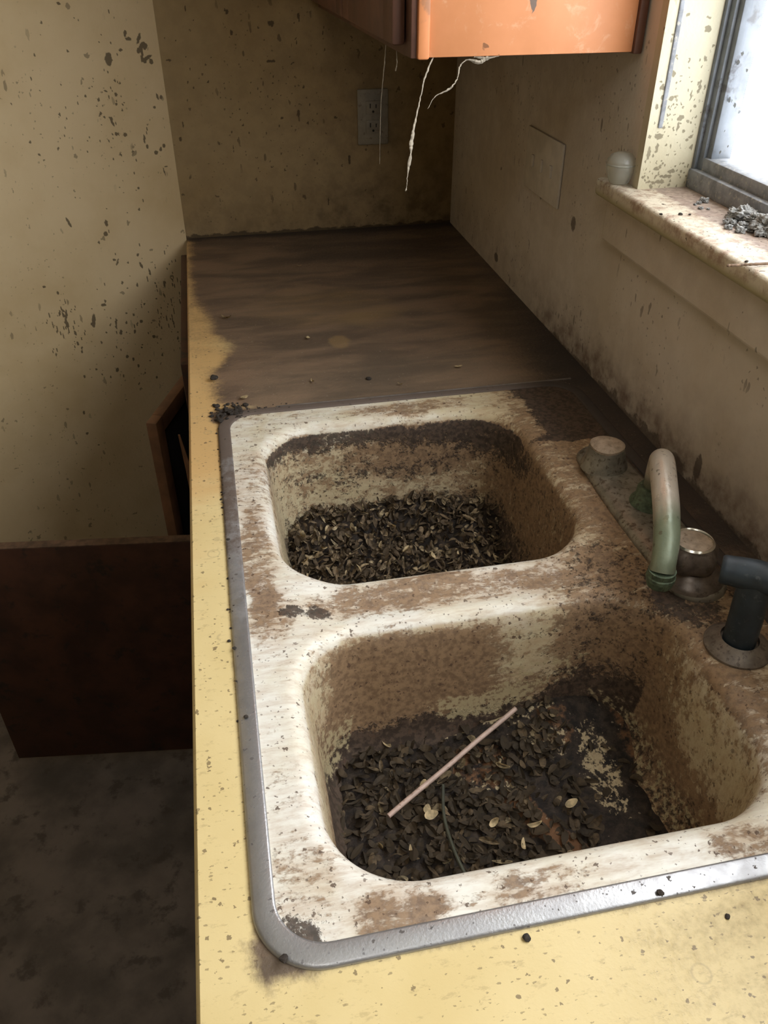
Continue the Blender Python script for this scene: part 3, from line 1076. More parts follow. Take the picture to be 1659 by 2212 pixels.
sink = empty('kitchen_sink', (0.321, 0.411, 0.0))
tag(sink, 'stained white double bowl enamel sink set in the yellow counter', 'sink')
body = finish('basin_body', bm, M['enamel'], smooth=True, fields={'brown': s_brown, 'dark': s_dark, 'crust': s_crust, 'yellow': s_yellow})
kid(body, sink)
# steel rim band: low arch section swept round a rounded rectangle
bm = bmesh.new()
sec = [(0.0, 0.0004), (0.0006, 0.0024), (0.003, 0.0036), (0.009, 0.0044), (0.0155, 0.0044), (0.0172, 0.0040), (0.0178, 0.0022), (0.0178, 0.0010)]
prev = first = None
for off, zz in sec:
    pts = rrect_fixed(RX0 + off, RX1 - off, RY0 + off, RY1 - off, 0.052 - off * 0.8, 16, 70)
    cur = [bm.verts.new((x, y, zz)) for x, y in pts]
    if prev:
        n = len(cur)
        for i in range(n):
            j = (i + 1) % n
            bm.faces.new((prev[i], prev[j], cur[j], cur[i]))
    prev = cur


def rim_film(x, y, z):
    v = 0.34 * ss(0.30, 0.7, y) + 0.14
    v += 1.4 * ss(0.775, 0.80, y) + 1.4 * ss(0.565, 0.58, x) * ss(0.1, 0.3, y)
    v += 0.3 * blob(x, y, 0.05, 0.75, 0.03, 0.06)
    v += 0.25 * blob(x, y, 0.05, 0.5, 0.03, 0.16)
    return min(v, 1.5)


kid(finish('metal_rim', bm, M['steel'], smooth=True, fields={'film': rim_film}), sink)['label'] = 'grey steel clamping rim'

# grime and leaf litter in the bowls ---------------------------------
def h1(x, y):
    return -0.158 + 0.012 * nz(x, y, 0, 14) + 0.004 * nz(x, y, 5, 60) + 0.022 * ss(0.62, 0.73, y) * ss(.5, .25, abs(x - 0.3) / 0.2 * .4) - 0.012 * ss(0.38, 0.44, x)


def h2(x, y):
    return -0.166 + 0.007 * nz(x, y, 0, 14) + 0.003 * nz(x, y, 5, 70) + 0.030 * ss(0.22, 0.31, y) * ss(0.24, 0.40, x) - 0.006 * ss(.36, .44, x)


def soil2_brown(x, y, z):
    path = 0.345 + 0.03 * math.sin(y * 22) + 0.15 * (0.2 - y)
    v = 0.75 * ss(0.030, 0.008, abs(x - path)) * ss(0.25, 0.2, y)
    v += 0.5 * blob(x, y, 0.29, 0.26, 0.04, 0.03) + 0.42 * blob(x, y, 0.38, 0.28, 0.03, 0.03) + 0.55 * ss(0.43, 0.47, x)
    return min(1, v)


def soil2_crust(x, y, z):
    v = 0.50 * blob(x, y, 0.365, 0.265, 0.030, 0.018) + 0.58 * blob(x, y, 0.29, 0.312, 0.05, 0.010, 0.1) + 0.50 * blob(x, y, 0.42, 0.23, 0.022, 0.055) + 0.42 * blob(x, y, 0.30, 0.235, 0.028, 0.015) + 0.42 * blob(x, y, 0.36, 0.315, 0.05, 0.02)
    return min(1, v)


def heap(name, B, r, hf, mat, **f):
    bm = bmesh.new()
    lp = bowl_pts(B, r, 0.019)
    cdt_plate(bm, [lp], 0.006, hf, (B[0] + .019, B[1] - .019, B[2] + .019, B[3] - .019))
    return finish(name, bm, mat, smooth=True, fields=f)


o = heap('dirt_layer', B1, R1, h1, M['soil'], brown=lambda x, y, z: 0.1, crust=lambda x, y, z: 0.05)
tag(o, 'dark rotted dirt layer in the far sink bowl', 'dirt', kind='stuff')
o = heap('dirt_layer', B2, R2, h2, M['soil'], brown=soil2_brown, crust=soil2_crust)
tag(o, 'black grime with cream crust and rusty streak in the near sink bowl', 'dirt', kind='stuff')


def leaf_into(bm, c, L, Wd, curl, rot, fold=0.3, tip=0.0, n=5):
    """one curled husk or leaf: spine strip with three columns"""
    rows = []
    for i in range(n + 1):
        t = i / n
        w = Wd * math.sin(PI * min(1, max(0, 0.06 + 0.9 * t))) ** 0.7 * (1 - 0.25 * t)
        a = curl * (t - 0.5)
        x = L * (math.sin(a) / curl if abs(curl) > 0.05 else (t - 0.5))
        zc = L * ((1 - math.cos(a)) / curl if abs(curl) > 0.05 else 0)
        rows.append([Vector((x, -w / 2, zc + fold * w / 2)), Vector((x, 0, zc)), Vector((x, w / 2, zc + fold * w / 2))])
    Rm = rot.to_matrix() if hasattr(rot, 'to_matrix') else rot
    V = [[bm.verts.new(Vector(c) + Rm @ p) for p in r] for r in rows]
    for a, b in zip(V, V[1:]):
        for k in range(2):
            bm.faces.new((a[k], a[k + 1], b[k + 1], b[k]))


from mathutils import Euler


def scatter(name, B, hf, mat, n, Lr, Wr, dens, tilt, lift, ang=None):
    bm = bmesh.new()
    k = 0
    while k < n:
        x = random.uniform(B[0] + 0.024, B[1] - 0.024)
        y = random.uniform(B[2] + 0.024, B[3] - 0.024)
        # keep out of the rounded corners
        cx = min(max(x, B[0] + 0.085), B[1] - 0.085)
        cy = min(max(y, B[2] + 0.085), B[3] - 0.085)
        if math.hypot(x - cx, y - cy) > 0.062 or random.random() > dens(x, y):
            continue
        L = random.uniform(*Lr)
        Wd = random.uniform(*Wr)
        rot = Euler((random.gauss(0, tilt), random.gauss(0, tilt), random.uniform(0, 2 * PI) if ang is None else random.gauss(ang, 0.7)))
        leaf_into(bm, (x, y, hf(x, y) + random.uniform(*lift)), L, Wd, random.uniform(-2.2, 2.2), rot, random.uniform(-0.6, 0.9))
        k += 1
    return finish(name, bm, mat, smooth=False)


o = scatter('leaf_litter', B1, h1, M['leaf1'], 2600, (0.007, 0.023), (0.003, 0.010), lambda x, y: 1.0, 0.75, (0.0, 0.014))
tag(o, 'curled brown husks and leaf litter heaped in the far sink bowl', 'leaf litter', kind='stuff')
o = scatter('leaf_litter', B2, h2, M['leaf2'], 1200, (0.008, 0.022), (0.004, 0.012),
            lambda x, y: 1.0 - 0.93 * max(ss(0.36, 0.40, x), 0.8 * blob(x, y, 0.345, 0.17, 0.018, 0.09), blob(x, y, 0.30, 0.30, 0.06, 0.02), 0.6 * blob(x, y, 0.3, 0.24, 0.03, 0.02), 0.75 * ss(0.17, 0.14, x), 0.6 * ss(0.24, 0.18, x) * ss(0.22, 0.16, y)), 0.3, (0.0, 0.007))
tag(o, 'dark decayed leaves matted in the near sink bowl', 'leaf litter', kind='stuff')


def husk_mesh(L, Wd, curl, fold):
    bm = bmesh.new()
    leaf_into(bm, (0, 0, 0), L, Wd, curl, Matrix.Identity(3), fold, n=8)
    r = bmesh.ops.solidify(bm, geom=bm.faces[:], thickness=0.0005)
    return bm


hproto = None
n_h2 = [(0.2165, 0.2105, .013, 1.2, 'pale oval husk just below the pink stick in the near bowl'),
        (0.2185, 0.2035, .015, 0.3, 'larger pale husk directly under the oval one below the pink stick'),
        (0.221, 0.2395, .016, 1.3, 'pale yellow leaf touching the left side of the pink stick'),
        (0.192, 0.305, .013, 2.2, 'small pale husk by the back left wall of the near bowl'),
        (0.309, 0.246, .017, -0.4, 'curled white seed shell right of the pink stick in the near bowl'),
        (0.366, 0.189, .013, 0.2, 'pale husk at the rust streak on the right of the near bowl'),
        (0.190, 0.170, .011, 1.4, 'small yellow shell near the front left lip of the near bowl'),
        (0.281, 0.185, .011, 0.4, 'pale broken husk in the middle front of the near bowl'),
        (0.300, 0.152, .015, 1.3, 'striped pale shell near the front lip of the near bowl'),
        (0.162, 0.181, .006, 2.0, 'tiny white chip at the left of the near bowl'),
        (0.318, 0.170, .017, 0.1, 'thin pale curl beside the rust streak of the near bowl')]
hm = [husk_mesh(1.0, 0.62, 1.0, 0.35), husk_mesh(1.0, 0.30, 2.2, 0.6), husk_mesh(1.0, 0.5, -0.6, 0.2)]
hmesh = []
for i, b in enumerate(hm):
    o = finish('seed_husk', b, M['husk'], smooth=True)
    hmesh.append(o.data)
    bpy.data.objects.remove(o)


def husk(me, x, y, z, L, a, label, group, tilt=(0.2, 0.1)):
    o = bpy.data.objects.new('seed_husk', me)
    COL.objects.link(o)
    o.location = (x, y, z)
    o.scale = (L, L, L)
    o.rotation_euler = (tilt[0], tilt[1], a)
    tag(o, label, 'husk', group)
    return o


for i, (x, y, L, a, lb) in enumerate(n_h2):
    me = hmesh[1] if ('curl' in lb or 'shell' in lb) else hmesh[0]
    husk(me, x, y, h2(x, y) + 0.010, L * 1.15, a, lb, 'pale husks in the near bowl', (random.gauss(0.1, .2), random.gauss(0, .2)))
n_h1 = [(0.1437, 0.675, .014, 1.5), (0.2512, 0.6387, .016, 1.3), (0.2868, 0.6237, .014, 0.6), (0.376, 0.6416, .012, 1.4), (0.142, 0.623, .013, 0.4), (0.2127, 0.5928, .015, 1.9),
        (0.2166, 0.6743, .014, 1.6), (0.358, 0.600, .013, 1.5), (0.280, 0.679, .016, .9), (0.32, 0.597, .011, 1.7), (0.17, 0.64, .011, .2), (0.24, 0.70, .013, 2.5)]
for i, (x, y, L, a) in enumerate(n_h1):
    husk(hmesh[i % 3], x, y, h1(x, y) + 0.016, L * 1.1, a, 'small pale yellow husk lying on the brown litter of the far bowl', 'pale husks in the far bowl', (random.gauss(0.5, .3), random.gauss(0, .3)))

# the pinkish stick
bm = bmesh.new()
zs = -0.149
p0, p1 = Vector((0.1755, 0.208, zs)), Vector((0.3410, 0.3005, zs + 0.020))
tube(bm, [p0 + (p1 - p0) * (i / 12) + Vector((0, 0, 0.0006 * math.sin(i))) for i in range(13)], 0.0027, 12)
tag(finish('drinking_straw', bm, M['straw'], autosm=40), 'thin pale pink straw lying across the dark leaves of the near bowl', 'straw')
# long dark stalk in the near bowl
bm = bmesh.new()
tube(bm, smooth_pts([(0.236, 0.125, -0.150), (0.231, 0.16, -0.150), (0.232, 0.20, -0.1545), (0.240, 0.235, -0.152)], 6), 0.0018, 8)
tag(finish('plant_stalk', bm, simple('dark green stalk', (0.05, 0.052, 0.034), 0.6)), 'thin dark plant stalk lying upright across the near bowl litter', 'stalk')


# crumbs, flakes on the counter --------------------------------------
def crumb_bm(seed, r, flat=0.6, bumps=0.5):
    bm = bmesh.new()
    bmesh.ops.create_icosphere(bm, subdivisions=2, radius=r)
    for v in bm.verts:
        n = mnoise.noise(v.co * (0.9 / r) + Vector((seed * 3.1, 0, 0)))
        v.co *= 1 + bumps * n
        v.co.z = v.co.z * flat + r * flat * 0.8
    return bm


flakes = [(0.3108, 1.089, 0.0, None), (0.0715, 1.182, .017, 'pale paint flake on the brown dust near the front edge'), (0.4345, 0.8986, .009, 'pale shell scrap right of centre on the brown counter'),
          (0.1935, 0.8934, .010, 'white seed scrap on the brown counter above the far bowl'), (0.0843, 0.8599, .010, 'pale seed by the grime at the far left sink corner'),
          (0.3281, 0.8559, .008, 'small pale flake at the seam behind the far bowl'), (0.207, 1.0626, .009, 'pale splinter in the middle of the brown counter'), (0.235, 1.44, .008, 'tiny pale speck flake far back on the brown counter')]
for i, (x, y, L, lb) in enumerate(flakes):
    if lb:
        o = husk(hmesh[(i % 2)], x, y, 0.0022, L * 1.5, random.uniform(0, 3), lb, 'pale scraps on the counter', (0.1, 0.1))
        o.name = 'paint_flake'
        o['category'] = 'flake'
crumbs = [(0.2314, -0.0057, .0030, 'black crumb on the yellow counter just below the steel rim'), (0.3385, 0.0045, .0026, 'small brown crumb against the steel rim at lower right'),
          (0.2834, 0.8866, .0040, 'flat black crumb on the brown counter behind the far bowl'), (0.0415, 0.930, .0060, 'dark crumb on the orange stain at the counter front edge'),
          (0.061, 0.012, .0030, 'black crumb on the steel rim corner at lower left'), (0.0485, 0.232, .0020, 'small black crumb on the left steel rim'),
          (0.38, -0.02, .0020, 'lone brown crumb at the lower right edge of the picture')]
for i, (x, y, r, lb) in enumerate(crumbs):
    o = finish('dirt_crumb', crumb_bm(i, r), M['crumb'])
    o.location = (x, y, 0.0044 if (0.041 < x < 0.06 or (y < 0.019 and y > 0.002)) else 0)
    tag(o, lb, 'crumb', 'loose crumbs on the counter')
bm = bmesh.new()
for k in range(150):
    a = random.random()
    if a < 0.6:
        x, y = 0.058 + random.gauss(0, 0.014), 0.818 + random.gauss(0, 0.014)
    elif a < 0.8:
        x, y = random.uniform(0.05, 0.15), 0.822 + random.gauss(0, 0.006)
    else:
        x, y = 0.041 + random.gauss(0, 0.002), random.uniform(0.2, 0.8)
    r = random.uniform(0.0010, 0.0042) * (1 if a < 0.6 else 0.5)
    b2 = crumb_bm(k, r)
    me_ = bpy.data.meshes.new('t'); b2.to_mesh(me_); b2.free()
    n0 = len(bm.verts)
    bm.from_mesh(me_); bpy.data.meshes.remove(me_)
    bm.verts.ensure_lookup_table()
    for v in bm.verts[n0:]:
        v.co += Vector((x, y, 0.003 if x > 0.041 and y < .822 else 0))
tag(finish('crumb_heap', bm, M['crumb']), 'black crumbly grime heaped on the far left corner of the sink rim', 'grime', kind='stuff')


# ------------------------------------------------------------------ faucet
fau = empty('faucet', (0.545, 0.445, 0.0))
tag(fau, 'corroded two handle faucet with green limescaled spout on the sink deck', 'faucet')
# cover plate: long tapered oval, raised
pa, pb = Vector((0.543, 0.582, 0)), Vector((0.541, 0.326, 0))
bm = bmesh.new()


def plate_ring(off, z):
    pts = []
    r0, r1, rm = 0.031 - off, 0.034 - off, 0.036 - off
    n = 20
    for i in range(n + 1):
        a = PI * i / n
        pts.append((pa.x + r0 * math.cos(a), pa.y + r0 * math.sin(a) * 0.95, z))
    for i in range(1, 12):
        t = i / 12
        w = r0 + (r1 - r0) * t + 0.004 * math.sin(PI * t)
        pts.append((pa.x - w, pa.y + (pb.y - pa.y) * t, z))
    for i in range(n + 1):
        a = PI + PI * i / n
        pts.append((pb.x + r1 * math.cos(a), pb.y + r1 * math.sin(a), z))
    for i in range(1, 12):
        t = 1 - i / 12
        w = r0 + (r1 - r0) * t + 0.004 * math.sin(PI * t)
        pts.append((pa.x + w, pa.y + (pb.y - pa.y) * t, z))
    return pts


prev = None
for off, z in ((0.0, 0.0015), (0.0, 0.006), (0.003, 0.010), (0.009, 0.0125), (0.02, 0.0135)):
    cur = [bm.verts.new(p) for p in plate_ring(off, z)]
    if prev:
        for i in range(len(cur)):
            j = (i + 1) % len(cur)
            bm.faces.new((prev[i], prev[j], cur[j], cur[i]))
    prev = cur
bm.faces.new(prev)
kid(finish('cover_plate', bm, M['chrome'], autosm=50), fau)
# left hub with beige cap (handle missing)
bm = bmesh.new()
lathe(bm, [(0.031, 0.010), (0.030, 0.014), (0.0275, 0.020), (0.024, 0.034), (0.0225, 0.040), (0.0, 0.0405)], (0.536, 0.556, 0.0), 36)
hb = kid(finish('valve_hub', bm, M['chrome'], autosm=45), fau)
bm = bmesh.new()
lathe(bm, [(0.0222, 0.0), (0.0222, 0.003), (0.019, 0.0055), (0.010, 0.007), (0.0, 0.0072)], (0.536, 0.556, 0.0395), 30, lobes=3, amp=0.04)
o = finish('index_cap', bm, M['beigecap'], autosm=45)
o.parent = hb; o.location = Vector(o.location) - Vector(fau.location) - Vector(hb.location)
o.location = (0, 0, 0)
# middle hub
bm = bmesh.new()
lathe(bm, [(0.026, 0.010), (0.025, 0.016), (0.020, 0.022), (0.019, 0.034), (0.0165, 0.038), (0.0, 0.038)], (0.555, 0.462, 0.0), 32)
kid(finish('spout_base', bm, M['verdigris'], autosm=40), fau)
# spout
ctrl = [(0.555, 0.462, 0.030), (0.5545, 0.461, 0.055), (0.550, 0.452, 0.078), (0.5395, 0.433, 0.0905), (0.5255, 0.400, 0.088), (0.5100, 0.361, 0.080), (0.494, 0.325, 0.070), (0.4850, 0.3075, 0.058), (0.4820, 0.302, 0.047)]
sp_pts = smooth_pts(ctrl, 7)
n_ = len(sp_pts)
rad = []
for i in range(n_):
    t = i / (n_ - 1)
    rad.append(0.0125 + 0.0018 * math.sin(PI * min(1, t * 1.1)) + 0.0010 * ss(.9, 1, t))
bm = bmesh.new()
tube(bm, sp_pts, rad, 24)
so = kid(finish('spout', bm, M['spout'], autosm=50), fau)
so['label'] = 'chalky spout turning green'
bm = bmesh.new()
lathe(bm, [(0.0, 0.0), (0.0128, 0.0), (0.0135, 0.002), (0.0135, 0.007), (0.0150, 0.008), (0.0150, 0.012), (0.0140, 0.013), (0.0142, 0.019), (0.0, 0.019)], (0.4815, 0.301, 0.0305), 24)
o = finish('aerator', bm, M['verdigris'], autosm=40)
o.parent = so
# right handle: hub, fluted body, capped top
bm = bmesh.new()
lathe(bm, [(0.036, 0.008), (0.034, 0.014), (0.026, 0.018), (0.022, 0.024), (0.0, 0.024)], (0.538, 0.330, 0.0), 32)
kid(finish('valve_hub', bm, M['brownmetal'], autosm=45), fau)
bm = bmesh.new()
lathe(bm, [(0.0, 0.020), (0.017, 0.022), (0.027, 0.028), (0.029, 0.036), (0.028, 0.046), (0.0225, 0.052), (0.0215, 0.054), (0.0, 0.054)], (0.532, 0.332, 0.0), 64, lobes=5, amp=0.085)
ho = kid(finish('handle', bm, M['brownmetal'], autosm=50), fau)
bm = bmesh.new()
lathe(bm, [(0.0215, 0.0), (0.0222, 0.0022), (0.0206, 0.0042), (0.0190, 0.0030), (0.0186, 0.0012)], (0.532, 0.332, 0.0535), 48)
o = finish('cap_ring', bm, M['brightmetal'], autosm=50); o.parent = ho
bm = bmesh.new()
lathe(bm, [(0.0190, 0.0), (0.0188, 0.0022), (0.012, 0.0028), (0.0, 0.0030)], (0.532, 0.332, 0.0535), 40)
o = finish('index_cap', bm, M['beigecap'], autosm=50); o.parent = ho
for o_ in list(fau.children_recursive):
    pass

# side sprayer
spr = empty('side_sprayer', (0.534, 0.2266, 0.0))
tag(spr, 'dark blue sink sprayer standing in a grey collar at the right edge', 'sprayer')
bm = bmesh.new()
lathe(bm, [(0.032, 0.001), (0.0325, 0.005), (0.029, 0.009), (0.0205, 0.014), (0.0185, 0.015), (0.0180, 0.010), (0.0, 0.010)], (0.534, 0.2266, 0.0), 40)
kid(finish('base_collar', bm, M['greycollar'], autosm=40), spr)
bm = bmesh.new()
tube(bm, smooth_pts([(0.534, 0.2266, 0.008), (0.5338, 0.2272, 0.03), (0.533, 0.2280, 0.06), (0.533, 0.229, 0.088)], 4), 0.0158, 28)
kid(finish('handle', bm, M['bluerubber'], autosm=40), spr)
bm = bmesh.new()
hd = [(0.5060, 0.2480, 0.0900), (0.5130, 0.2430, 0.0905), (0.5240, 0.2350, 0.0915), (0.5340, 0.2270, 0.0920), (0.548, 0.2170, 0.0905), (0.556, 0.211, 0.0895)]
tube(bm, smooth_pts(hd, 4), [0.0125, 0.0140, 0.0142, 0.0143, 0.0143, 0.0145, 0.0148, 0.0150, 0.0152, 0.0153, 0.0155, 0.0156, 0.0156, 0.0155, 0.0153, 0.015, 0.0148, 0.0146, 0.0143, 0.0140, 0.013], 26)
kid(finish('spray_head', bm, M['bluerubber'], autosm=45), spr)


# ------------------------------------------------------------------ base cabinets below the counter
cab = empty('base_cabinet', (0.32, 0.55, FZ))
tag(cab, 'dark wooden base cabinet run under the yellow counter', 'cabinet')
XF = 0.020


def cbx(name, mat, dims, bev=0.0, root=cab, lab=None):
    o = kid(bx(name, mat, dims, bev), root)
    if lab:
        o['label'] = lab
    return o


bm = bmesh.new()
box(bm, XF, XF + 0.02, CY0 + .02, 0.40, FZ + 0.09, -0.04)          # closed front below the sink
for ya, yb in ((0.40, 0.44), (0.88, 0.92), (1.36, 1.39), (1.66, 1.69)):
    box(bm, XF, XF + 0.02, ya, yb, FZ + 0.09, -0.04)
box(bm, XF, XF + 0.02, 0.40, 1.69, -0.09, -0.04)
box(bm, XF, XF + 0.02, 0.40, 1.69, FZ + 0.09, FZ + 0.13)
kid(finish('face_frame', bm, M['darkwood']), cab)
bm = bmesh.new()
box(bm, XF + 0.02, 0.62, CY0 + .02, CY0 + .04, FZ, -0.04)
box(bm, XF + 0.02, 0.62, 0.91, 0.925, FZ, -0.20)
box(bm, 0.60, 0.62, CY0 + .02, 1.69, FZ, -0.22)
box(bm, XF + 0.02, 0.62, CY0 + .02, 1.69, FZ + 0.09, FZ + 0.105)
box(bm, XF + 0.07, XF + 0.08, CY0 + .02, 1.69, FZ, FZ + 0.09)
kid(finish('carcass', bm, M['blackgap']), cab)


def door(name, hx, hy, width, ang, z0, z1, stile=0.055, mat_f=None, mat_p=None, side=1):
    """framed door, hinged at (hx, hy); ang is the direction of its free end"""
    bmf = bmesh.new()
    t = 0.020
    box(bmf, 0, stile, 0, t, z0, z1, bev=0.003)
    box(bmf, width - stile, width, 0, t, z0, z1, bev=0.003)
    box(bmf, stile, width - stile, 0, t, z0, z0 + stile, bev=0.003)
    box(bmf, stile, width - stile, 0, t, z1 - stile, z1, bev=0.003)
    Mx = Matrix.Translation((hx, hy, 0)) @ Matrix.Rotation(ang, 4, 'Z')
    bmesh.ops.transform(bmf, matrix=Mx, verts=bmf.verts)
    d = finish(name, bmf, mat_f, autosm=40)
    kid(d, cab)
    bmp = bmesh.new()
    box(bmp, stile - 0.002, width - stile + 0.002, 0.006, 0.014, z0 + stile - 0.002, z1 - stile + 0.002)
    bmesh.ops.transform(bmp, matrix=Mx, verts=bmp.verts)
    q = finish('door_panel', bmp, mat_p)
    q.parent = d
    return d


# the big slab door standing wide open towards the left wall
bm = bmesh.new()
Mx = Matrix.Translation((XF - 0.002, 0.915, 0)) @ Matrix.Rotation(math.radians(180 - 7.6), 4, 'Z')
box(bm, 0, 0.505, -0.020, 0.0, FZ + 0.035, -0.305, bev=0.002)
bmesh.ops.transform(bm, matrix=Mx, verts=bm.verts)
d1 = kid(finish('door', bm, M['darkwood'], autosm=40), cab)
d1['label'] = 'dark slab door swung wide open'
bm = bmesh.new()
box(bm, 0.001, 0.504, -0.0195, -0.0005, -0.3052, -0.3035)
bmesh.ops.transform(bm, matrix=Mx, verts=bm.verts)
o = finish('top_edge', bm, M['darkwood_top']); o.parent = d1
# framed door ajar further back
d2 = door('door', XF, 1.345, 0.335, math.radians(270 - 19), FZ + 0.13, -0.115, 0.032, M['brownwood'], M['blackgap'])
d2['label'] = 'framed cabinet door hanging ajar'
# loose splintered stile beside it, light scraps stuck to it
bm = bmesh.new()
tube(bm, [(-0.016, 0.985, -0.80), (-0.019, 0.99, -0.45), (-0.026, 1.00, -0.20), (-0.034, 1.01, -0.135)], [0.016, 0.016, 0.012, 0.004], 6, squash=0.4)
kid(finish('broken_strip', bm, M['brownwood']), cab)
# cabinet beneath the far counter end: dark edge proud of the counter
cbx('end_stile', M['darkwood'], (-0.016, 0.004, 1.06, 1.655, -0.60, -0.026), 0.002)
cbx('drawer_front', M['darkwood'], (-0.006, XF, 0.44, 0.90, -0.20, -0.045), 0.003)
cbx('door', M['darkwood'], (0.0, XF, -0.10, 0.395, FZ + 0.13, -0.045), 0.003)

# ------------------------------------------------------------------ upper cabinet
up = empty('upper_cabinet', (0.485, 1.26, 0.455))
tag(up, 'brown wall cabinet with bright orange end panel beside the window', 'cabinet')
UZ, UT, UY0, UY1 = 0.455, 1.22, 0.830, 1.688
UX = 0.335
bm = bmesh.new()
box(bm, UX + 0.002, 0.633, UY0 + 0.006, UY1, UZ + 0.012, UT)
kid(finish('carcass', bm, M['upwood']), up)
cbx('bottom_board', M['upwood'], (UX + 0.004, 0.632, UY0 + 0.004, UY1, UZ, UZ + 0.014), 0.002, up)


# orange end panel with a chipped notch
def chip(t):
    return t


def orange_mat():
    t = T('orange painted end panel')
    n = t.noise(7, 5, 0.6)
    c = t.mix(t.sm(n, 0.3, 0.7), (0.56, 0.225, 0.09), (0.67, 0.28, 0.125))
    c = t.mix(t.mul(t.sm(t.noise(26, 7, 0.7, 0.6), 0.56, 0.70), 0.4), c, (0.75, 0.50, 0.33))
    c = t.mix(t.mul(t.specks(60, 0.3, keep=0.12, warp=0.8), 0.8), c, (0.18, 0.08, 0.04))
    w = t.add(t.op('ABSOLUTE', t.sub(t.x, t.add(0.483, t.mul(t.sub(t.noise(60, 3), 0.5), 0.02)))), 0.0)
    h = t.mul(t.sub(t.z, 0.4985), 0.42)
    m = t.sm(t.sub(h, w), 0.0, 0.0012)
    m = t.mul(m, t.sm(t.z, 0.60, 0.55))
    c = t.mix(m, c, (0.16, 0.11, 0.085))
    return t.out(c, 0.45, 0, 0.4)


cbx('end_panel', orange_mat(), (0.354, 0.6215, UY0 + 0.001, UY0 + 0.008, UZ + 0.001, UT), 0.0008, up, 'bright orange end panel')
cbx('corner_post', M['orange'], (0.3385, 0.3538, UY0 - 0.004, UY0 + 0.02, UZ - 0.001, UT), 0.003, up)
cbx('back_post', M['upwood'], (0.6217, 0.6335, UY0 - 0.004, UY0 + 0.02, UZ - 0.001, UT), 0.002, up)
bm = bmesh.new()
for ya, yb in ((UY0 + 0.002, UY0 + 0.035), (1.235, 1.275), (1.655, 1.688)):
    box(bm, UX - 0.004, UX + 0.014, ya, yb, UZ, UT, bev=0.002)
box(bm, UX - 0.0035, UX + 0.012, UY0 + .03, UY1, UZ, UZ + 0.025)
kid(finish('face_frame', bm, M['upwood'], autosm=40), up)
for ya, yb in ((0.858, 1.250), (1.260, 1.670)):
    bm = bmesh.new()
    box(bm, UX - 0.022, UX - 0.005, ya, ya + 0.06, UZ + 0.012, UT - 0.02, bev=0.004)
    box(bm, UX - 0.022, UX - 0.005, yb - 0.06, yb, UZ + 0.012, UT - 0.02, bev=0.004)
    box(bm, UX - 0.022, UX - 0.005, ya + 0.058, yb - 0.058, UZ + 0.012, UZ + 0.075, bev=0.004)
    box(bm, UX - 0.022, UX - 0.005, ya + 0.058, yb - 0.058, UT - 0.08, UT - 0.02, bev=0.004)
    d = kid(finish('door', bm, M['upwood'], autosm=40), up)
    o = bx('door_panel', M['upwood'], (UX - 0.015, UX - 0.009, ya + 0.055, yb - 0.055, UZ + 0.07, UT - 0.07))
    o.parent = d


# ------------------------------------------------------------------ outlet and plate
out = empty('wall_outlet', (0.444, 1.69, 0.243))
tag(out, 'grimy ivory double power outlet on the far wall', 'outlet')
bm = bmesh.new()
box(bm, 0.409, 0.479, 1.6835, 1.6895, 0.186, 0.300, bev=0.003)
kid(finish('cover_plate', bm, M['plate'], autosm=40), out)
for zc in (0.224, 0.263):
    bm = bmesh.new()
    box(bm, 0.4275, 0.4605, 1.6815, 1.684, zc - 0.0135, zc + 0.0135, bev=0.0012)
    s_ = kid(finish('receptacle', bm, M['plate'], autosm=40), out)
    for dx, w, hh in ((-0.0065, 0.0022, 0.009), (0.0065, 0.0022, 0.0075)):
        o = bx('slot', M['slot'], (0.444 + dx - w / 2, 0.444 + dx + w / 2, 1.6808, 1.682, zc - 0.001, zc - 0.001 + hh)); o.parent = s_
    bm = bmesh.new()
    lathe(bm, [(0.0, -0.0006), (0.0024, -0.0006), (0.0024, 0.0006), (0, 0.0006)], (0.444, 1.6812, zc - 0.008), 12, mat=Matrix.Rotation(PI / 2, 4, 'X'))
    o = finish('ground_hole', bm, M['slot']); o.parent = s_
bm = bmesh.new()
lathe(bm, [(0.0, -0.0008), (0.003, -0.0008), (0.0028, 0.0008), (0, 0.0010)], (0.444, 1.683, 0.2435), 14, mat=Matrix.Rotation(PI / 2, 4, 'X'))
kid(finish('screw', bm, M['plate']), out)

pl = empty('switch_plate', (0.635, 1.11, 0.255))
tag(pl, 'faint painted over plate on the window wall under the cabinet', 'switch plate')
bm = bmesh.new()
box(bm, 0.6305, 0.6345, 1.035, 1.20, 0.205, 0.305, bev=0.0015)
kid(finish('cover_plate', bm, M['plate2'], autosm=40), pl)
for yc in (1.075, 1.118, 1.16):
    kid(bx('toggle', M['plate2'], (0.627, 0.6308, yc - 0.004, yc + 0.004, 0.245, 0.265), bev=0.001), pl)

# ------------------------------------------------------------------ glass jar on the sill
jar = empty('glass_jar', (0.6225, 0.812, 0.300))
tag(jar, 'small cloudy round glass votive on the end of the window sill', 'jar')
bm = bmesh.new()
lathe(bm, [(0.0, 0.0), (0.0115, 0.0002), (0.0132, 0.0015), (0.0150, 0.006), (0.0178, 0.0125), (0.0192, 0.019), (0.0200, 0.0225), (0.0194, 0.0240), (0.0202, 0.0258), (0.0194, 0.0310), (0.0150, 0.0365), (0.0090, 0.0392), (0.0, 0.0402)], (0.6225, 0.812, 0.3002), 48)
kid(finish('body', bm, M['jar'], smooth=True), jar)
bm = bmesh.new()
tor = [(0.0200, 0.0238), (0.0209, 0.0243), (0.0211, 0.0252), (0.0204, 0.0260)]
lathe(bm, tor, (0.6225, 0.812, 0.3002), 48)
kid(finish('rim_band', bm, M['jar'], smooth=True), jar)


